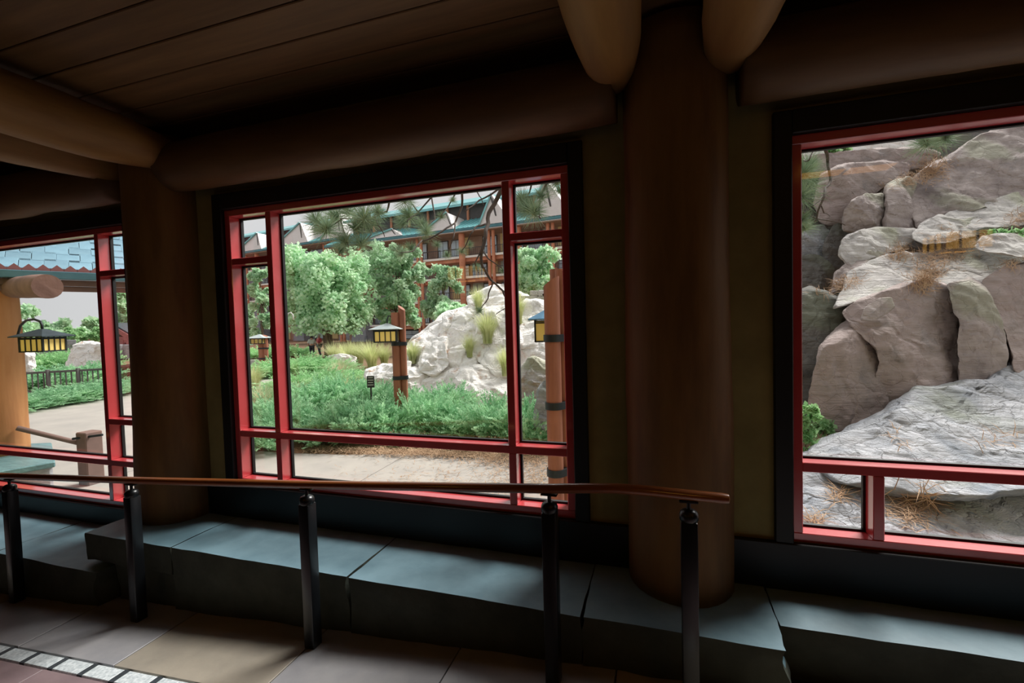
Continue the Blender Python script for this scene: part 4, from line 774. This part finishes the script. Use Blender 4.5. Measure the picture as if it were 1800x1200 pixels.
def lodge(name, label, u_ref, d_ref, vpu, bays, eave_v, slabs_v, foot_v, seed, gables, clere=True):
    rn = random.Random(seed); P0 = at(u_ref, 500, d_ref); rr_ = ray(vpu, 639.4-(vpu+1615)*.0278); D = Vector((rr_.x, rr_.y, 0)).normalized()
    if D.dot(RMT @ Vector((1,0,0))) < 0: D = -D
    Nn = Vector((-D.y, D.x, 0)); Nn = Nn if Nn.dot(P0-CAMP) > 0 else -Nn        # pointing away from the camera
    P0.z = 0; root = empty(name, (P0.x, P0.y, GZ), label, 'building')
    def sz(u, v):
        r = ray(u, v); t = (P0-CAMP).dot(Nn)/r.dot(Nn); p = CAMP+r*t; return (p-P0).dot(D), p.z
    def W3(s, n, z): return P0+D*s+Nn*n+Vector((0,0,z))
    def bx(s0, s1, n0, n1, z0, z1, nm, mat, par=root, **k):
        return MB().hexa([W3(s0,n0,z0),W3(s1,n0,z0),W3(s1,n1,z0),W3(s0,n1,z0),W3(s0,n0,z1),W3(s1,n0,z1),W3(s1,n1,z1),W3(s0,n1,z1)]).build(nm, mat, par, **k)
    S = [sz(u, 480)[0] for u, _ in bays]; ze = sz(u_ref, eave_v)[1]; Z = [sz(u_ref, v)[1] for v in slabs_v]
    s0, s1 = S[0]-1, S[-1]+1; zf = GZ
    bx(s0, s1, 2.2, 10, zf, ze, 'wall', M['brownwall'])
    for i, z in enumerate(Z):
        bx(s0, s1, -.1, 2.2, z-.28, z, 'balcony_slab', M['slabw']); bx(s0, s1, .15, 2.2, z-.75, z-.28, 'balcony_beam', M['orangelog'])
        for k in range(len(S)-1): pass
    lev = [(Z[i], (ze-.6 if i == 0 else Z[i-1]-.75)) for i in range(len(Z))] + [(zf+.2, Z[-1]-.75)]
    for (z0, z1) in lev:
        for k in range(len(S)-1):
            a, b = S[k]+.25, S[k+1]-.25; w = b-a
            if w < .8: continue
            lf = rn.random() < .5; c = a+w*.42
            ow = bx(a if lf else c+w*.2, c if lf else b, 2.08, 2.2, z0, z1, 'wall_panel', rn.choice([M['ochre'], M['dkroom'], M['brownwall']]))
            x0, x1 = (c+.1, b) if lf else (a, c+w*.16)
            f = bx(x0, x1, 2.05, 2.18, z0+.02, z1-.12, 'window', M['raild']); nP = 2
            for q in range(nP):
                for h2 in range(2):
                    g0 = x0+.07+(x1-x0-.07)*q/nP; g1 = x0+(x1-x0-.07)*(q+1)/nP; hz = z0+.1+(z1-z0-.3)*h2*.5; bx(g0, g1, 2.0, 2.06, hz, hz+(z1-z0-.3)*.5-.07, 'pane', M['bglass'], f)
            if z0 > zf+1:
                rl = MB()
                def rb(sa, sb, za, zb): rl.hexa([W3(sa,-.02,za),W3(sb,-.02,za),W3(sb,.03,za),W3(sa,.03,za),W3(sa,-.02,zb),W3(sb,-.02,zb),W3(sb,.03,zb),W3(sa,.03,zb)])
                rb(a, b, z0+1.0, z0+1.08); rb(a, b, z0+.1, z0+.16); nb = max(3, int(w/.26))
                for q in range(nb+1): x = a+w*q/nb; rb(x-.022, x+.022, z0+.1, z0+1.0)
                rl.build('railing', M['raild'], root)
    for s, (u, kind) in zip(S, bays):
        if kind == 'big': MB().tube([W3(s,-.25,zf), W3(s,-.25,ze-.3)], .42, 12).build('log_column', M['orangelog'], root, smooth=50)
        elif kind == 'dbl':
            for o_ in (-.32, .32): MB().tube([W3(s+o_,-.2,zf), W3(s+o_,-.2,ze-.3)], .22, 10).build('log_column', M['orangelog'], root, smooth=50)
        elif kind == 'pier': pass
        if kind == 'big':
            m = MB(); z1 = zf+4.6; m.hexa([W3(s-1.5,-1.3,zf),W3(s+1.5,-1.3,zf),W3(s+1.5,1.2,zf),W3(s-1.5,1.2,zf),W3(s-.75,-.9,z1),W3(s+.75,-.9,z1),W3(s+.75,.6,z1),W3(s-.75,.6,z1)]); m.build('stone_pier', M['pier'], root)
    # roof: eave gutter, sloping metal sheet with standing seams, clerestory and upper roof
    bx(s0-1, s1+1, -1.3, -1.0, ze-.35, ze-.02, 'gutter', M['tealdk']); bx(s0-1, s1+1, -1.1, 2.2, ze-.55, ze-.4, 'soffit', M['brownwall'])
    run, rise = 5.2, 2.3
    MB().prism([W3(s0-1,-1.2,ze), W3(s0-1,-1.2+run,ze+rise), W3(s0-1,-1.2+run,ze+rise-.2), W3(s0-1,-1.2,ze-.15)], D*(s1-s0+2)).build('roof', M['teal'], root)
    seam = MB().bar(Vector((0,0,0)), Nn*run+Vector((0,0,rise)), .09, .16).mesh('seam', M['teal']); n = int((s1-s0+2)/.75)
    for k in range(min(n, 110)): inst('seam', seam, root, W3(s0-1+.4+k*(s1-s0+2)/n, -1.2, ze+.03))
    if clere:
        bx(s0, s1, -1.2+run, 9, ze+rise-.2, ze+rise+2.2, 'clerestory_wall', M['raild'])
        k = s0+1
        while k < s1: MB().tube([W3(k,-1.3+run,ze+rise-.2), W3(k,-1.3+run,ze+rise+2.2)], .2, 8).build('log_strut', M['orangelog'], root, smooth=50); k += 3.4
        MB().prism([W3(s0-1,-2.4+run,ze+rise+2.1), W3(s0-1,8,ze+rise+4.2), W3(s0-1,8,ze+rise+3.9), W3(s0-1,-2.4+run,ze+rise+1.75)], D*(s1-s0+2)).build('upper_roof', M['teal'], root)
    for (ua, ub, uap, vap) in gables:        # pale sheet dormers with a teal hip
        a = sz(ua, eave_v)[0]; b = sz(ub, eave_v)[0]; ap = sz(uap, eave_v)[0]; h = (eave_v-vap)*1.0*d_ref/F
        dm = MB(); dm.add([W3(a,-1.25,ze+.05), W3(b,-1.25,ze+.05), W3(ap,-.5,ze+h), W3(a,4.5,ze+1.5), W3(b,4.5,ze+1.5), W3(ap,4.5,ze+h)], [(0,1,2),(0,2,5,3),(1,4,5,2),(3,5,4),(0,3,4,1)]); o = dm.build('dormer', M['paleroof'], root)
        MB().bar(W3(a,-1.3,ze+.1), W3(ap,-.55,ze+h+.05), .5, .2).build('dormer_hip', M['teal'], o); MB().bar(W3(ap,-.6,ze+h), W3(ap+.9,-1.0,ze+h*.25), .22, .2).build('dormer_strut', M['raild'], o)
    return root
lodge('lodge_building', 'long log-balconied lodge with teal metal roof behind the garden trees', 815, 62, -900, [(600,'dbl'),(637,'big'),(690,'none'),(740,'dbl'),(778,'none'),(815,'big'),(866,'dbl'),(914,'big'),(970,'dbl'),(1030,'big'),(1090,'dbl'),(1150,'big')], 404, [450,486,526,566], 600, 4,
      [(650,716,694,388), (752,806,790,372), (850,905,868,352), (938,1010,962,340)])
lodge('lodge_wing', 'farther lodge wing with teal roof edge at left of the middle window', 450, 92, -700, [(330,'big'),(372,'dbl'),(405,'big'),(434,'dbl'),(455,'big'),(490,'dbl'),(530,'big'),(575,'dbl'),(612,'big')], 442, [474,500,528,556], 600, 9,
      [(426,470,458,412), (494,552,534,408), (575,620,600,402)])
# ================================================================== porch, ramp and bed seen in the left window
M['porchlog'] = pm('honey_log', (206,148,98), (178,120,74), 2, rough=.6, bump=.2, stretch=(3,3,.4), c3=(196,136,86))
M['brownlog'] = pm('brown_log_end', (150,116,104), (124,94,84), 4, rough=.8, bump=.3)
M['shingle'] = pm('blue_slate_shingle', (128,164,180), (104,140,158), 3, rough=.5, vary=.12)
M['terra'] = pm('rose_tile_end', (176,112,108), (150,92,90), 5, rough=.8); M['gutter'] = pm('teal_gutter_metal', (92,136,150), (76,118,132), 4, rough=.35, metal=.2)
M['fascia'] = pm('brown_fascia', (130,104,96), (112,90,84), 4, rough=.8); M['capslate'] = pm('teal_slate_cap', (112,148,150), (88,120,124), 3, rough=.4, stretch=(1,4,4), bump=.3)
M['greystone'] = rockmat('grey_wall_stone', [(140,142,148), (172,172,176), (188,186,188)], scale=1.6)
c = at(-6, 640, 5.95); pz = .03
o = knotty([(c.x, c.y, pz), (c.x, c.y, 2.26)], [.26, .25], 90, .006, 24, .1).build('porch_column', M['porchlog'], loc=(c.x, c.y, pz), smooth='all'); tag(o, 'honey-coloured log column of the porch at the left frame edge', 'column')
pr = empty('stone_pedestal', (c.x, c.y, GZ), 'low stone pedestal with teal slate cap under the porch column', 'pedestal')
q = [at(-70,830,5.0), at(92,812,5.55), at(88,800,6.5), at(-70,800,6.4)]; q = [Vector((p.x, p.y, 0)) for p in q]
MB().prism([Vector((p.x, p.y, GZ-.05)) for p in q], (0,0,.50)).build('rubble_base', M['greystone'], pr, bevel=.03)
cc = sum(q, Vector((0,0,0)))/4; MB().prism([cc+(p-cc)*1.06+Vector((0,0,pz-.07)) for p in q], (0,0,.07)).build('slate_cap', M['capslate'], pr, bevel=.012)
o = knotty([at(-10,506,6.5), at(83,503,5.15)], [.135, .135], 93, .004, 20, .1).build('porch_beam', M['brownlog'], loc=at(83,503,5.15), smooth=45); tag(o, 'brown log beam end jutting out under the porch gutter', 'beam')
# porch roof: eave runs from A to B, roof rises away from the viewer
A = at(-70, 466, 5.5); B = at(300, 489, 6.9); A.z = B.z = (A.z+B.z)/2; E_ = (B-A).normalized(); Lr = (B-A).length
back = Vector((-E_.y, E_.x, 0)); back = back if back.dot(A-CAMP) > 0 else -back
sl_ = math.radians(33); up_ = (back*math.cos(sl_)+Vector((0,0,math.sin(sl_)))).normalized(); nn_ = E_.cross(up_).normalized(); nn_ = nn_ if nn_.z > 0 else -nn_
pf = empty('porch_roof', A.lerp(B, .5), 'slate-shingled porch roof with teal gutter in the left window', 'roof')
MB().prism([A, B, B+up_*2.6, A+up_*2.6], -nn_*.08).build('roof_deck', M['fascia'], pf)
Rr = Matrix((E_, up_, nn_)).transposed()
sh = MB().box(0, .232, -.02, .25, 0, .014).mesh('shingle', M['shingle'], bevel=.003); er = Rr.to_euler()
for j in range(11):
    k = 0; x = -.12*(j % 2)
    while x < Lr:
        inst('shingle', sh, pf, A+E_*(x+random.uniform(-.004,.004))+up_*(.05+.215*j+random.uniform(-.008,.008))+nn_*(.012+.003*(k % 2)), (er.x+.0, er.y, er.z)); x += .236; k += 1
tl = MB().prism([(-.062,0,-.03), (.062,0,-.03), (.062,0,0), (0,0,.06), (-.062,0,0)], (0,.25,0)).mesh('eave_tile', M['terra']); k = .06; tr_ = Matrix((E_, back, Vector((0,0,1)))).transposed().to_euler()
while k < Lr: inst('eave_tile', tl, pf, A+E_*k-back*.06+Vector((0,0,.02)), tr_); k += .128
def rail_along(nm, dz0, dz1, off0, off1, mat): MB().hexa([A-back*off0+Vector((0,0,dz0)), B-back*off0+Vector((0,0,dz0)), B-back*off1+Vector((0,0,dz0)), A-back*off1+Vector((0,0,dz0)), A-back*off0+Vector((0,0,dz1)), B-back*off0+Vector((0,0,dz1)), B-back*off1+Vector((0,0,dz1)), A-back*off1+Vector((0,0,dz1))]).build(nm, mat, pf, bevel=.006)
rail_along('gutter', -.11, -.015, .18, .06, M['gutter']); rail_along('fascia_board', -.19, -.11, .05, 0, M['fascia']); rail_along('fascia_board', -.26, -.19, 0, -.05, M['fascia'])
# hanging lantern on the porch column
c2 = at(75, 592, 5.45); lr = empty('porch_lantern', c2-Vector((0,0,.22)), 'amber panel lantern with dark hip roof hung from the porch column', 'lantern')
mission_lantern(lr, c2, .27, .175, .40, .095, M['lampglassy'], M['band'], M['lroofdark'], .30, 4)
tp = c2+Vector((0,0,.095)); MB().tube([tp-Vector((0,0,.02)), at(74,572,5.45), at(71,565,5.45), at(60,561,5.5), at(46,563,5.6), at(36,572,5.7), at(31,590,5.75)], .014, 8).build('bracket_arm', M['band'], lr, smooth='all')
# ramp handrail and its post
pb = hitz(162, 849, GZ); dp = (RM @ (pb-CAMP)).z; zt = at(160, 757, dp).z
pp = empty('ramp_post', pb, 'squat brown wooden post at the end of the ramp rail', 'post'); h = .10
MB().box(pb.x-h, pb.x+h, pb.y-h, pb.y+h, GZ-.05, zt).build('post_body', M['fascia'], pp, bevel=.012)
MB().tube([at(128,771,dp-.1), at(180,764,dp-.12)], .016, 8).build('iron_rod', M['band'], pp)
rl = MB().tube([at(30,752,5.9), at(150,781,dp)], .032, 10).build('ramp_rail', M['fascia'], loc=at(90,768,6.0), smooth=50); tag(rl, 'round brown ramp rail sloping from porch column to squat post', 'rail')
M['fencegrey'] = pm('grey_fence_metal', (112,106,104), (96,92,90), 5, rough=.6)
# dark picket fence among the junipers
dF = 15.0; fa, fb = at(20, 660, dF), at(200, 645, dF+1.2); fn = empty('picket_fence', Vector((fa.x, fa.y, GZ)), 'dark metal picket fence half buried in junipers in the left window', 'fence')
fa.z = fb.z = (fa.z+fb.z)/2; fd = (fb-fa).normalized(); Lf = (fb-fa).length
MB().bar(fa, fb, .05, .07).build('top_rail', M['fencegrey'], fn); MB().bar(fa-Vector((0,0,.62)), fb-Vector((0,0,.62)), .05, .06).build('bottom_rail', M['fencegrey'], fn)
pk = MB().box(-.015, .015, -.015, .015, -.62, 0).mesh('picket', M['fencegrey']); ps = MB().box(-.045, .045, -.045, .045, fa.z*-1+GZ, .08).mesh('fence_post', M['fencegrey'])
for k in range(int(Lf/.14)): inst('picket', pk, fn, fa+fd*.14*(k+.5))
for k in range(4): inst('fence_post', ps, fn, fa+fd*Lf*(k+.15)/3.4)
rf_ = empty('red_fence', hitz(218, 684, GZ), 'short reddish slatted fence in the side light of the left window', 'fence')
for k in range(7): a = at(203+k*5, 645-k*.6, 19); MB().bar(Vector((a.x,a.y,GZ)), a, .10, .06).build('slat', M['terra'], rf_)
MB().bar(at(200,646,18.9), at(238,640,18.9), .08, .1).build('top_rail', M['terra'], rf_)
# stone wall and pale boulders behind the fence
sw2 = empty('garden_stone_wall', hitz(80, 640, GZ), 'grey stone block wall behind the junipers in the left window', 'stone wall')
dd = 25.5; rows = [597,607,617,628,640,662]
for r_ in range(5):
    u = 24-(r_ % 2)*6
    while u < 128:
        w = random.uniform(13, 24); p = [at(u,rows[r_+1]-.6,dd), at(u+w-.8,rows[r_+1]-.6,dd), at(u+w-.8,rows[r_+1]-.6,dd+.6), at(u,rows[r_+1]-.6,dd+.6), at(u,rows[r_],dd), at(u+w-.8,rows[r_],dd), at(u+w-.8,rows[r_],dd+.6), at(u,rows[r_],dd+.6)]
        o_ = random.uniform(-.06,.06)*back; MB().hexa([x+o_ for x in p]).build('stone_block', M['greystone'], sw2, bevel=.02); u += w
rock('pale_boulder', [(112,668),(122,622),(134,606),(160,602),(200,606),(207,668)], 21.5, 1.0, M['rockpale'], 'large pale boulder with orange stain right of the porch lantern', seed=71, amp=.12, n=80, K=16, group=None)
rock('pale_boulder', [(26,668),(30,615),(44,607),(58,618),(64,668)], 21.0, .7, M['rockpale'], 'pale boulder beside the porch column', seed=74, amp=.1, n=60, K=14, group=None)
# red-gabled pavilion far left
pd = 38; pv = empty('pavilion', hitz(195, 660, GZ), 'small red gabled pavilion behind the side light of the left window', 'building'); g0 = [at(146,596,pd), at(196,567,pd), at(246,596,pd)]
dpt = (RMT @ Vector((0,0,1))); dpt.z = 0; dpt.normalize(); dpt *= 5
MB().add([g0[0], g0[1], g0[1]+dpt, g0[0]+dpt, g0[0]-Vector((0,0,.22)), g0[1]-Vector((0,0,.22)), g0[1]+dpt-Vector((0,0,.22)), g0[0]+dpt-Vector((0,0,.22))], [(0,1,2,3),(7,6,5,4),(0,4,5,1),(1,5,6,2),(2,6,7,3),(3,7,4,0)]).build('roof', M['lroofdark'], pv)
MB().add([g0[1], g0[2], g0[2]+dpt, g0[1]+dpt, g0[1]-Vector((0,0,.22)), g0[2]-Vector((0,0,.22)), g0[2]+dpt-Vector((0,0,.22)), g0[1]+dpt-Vector((0,0,.22))], [(0,1,2,3),(7,6,5,4),(0,4,5,1),(1,5,6,2),(2,6,7,3),(3,7,4,0)]).build('roof', M['lroofdark'], pv)
for a, b in ((0,1), (1,2)): MB().bar(g0[a]-Vector((0,0,.35)), g0[b]-Vector((0,0,.35)), .2, .35).build('barge_board', M['terra'], pv)
MB().bar(at(156,597,pd), at(236,597,pd), .25, .5).build('tie_beam', M['terra'], pv)
for u in (165, 214, 230): a = at(u, 605, pd); MB().box(a.x-.6, a.x+.6, a.y-.5, a.y+.5, GZ, a.z).build('stone_pillar', M['greystone'], pv, bevel=.05); MB().tube([Vector((a.x,a.y,a.z)), at(u,597,pd)], .3, 10).build('log_post', M['terra'], pv)
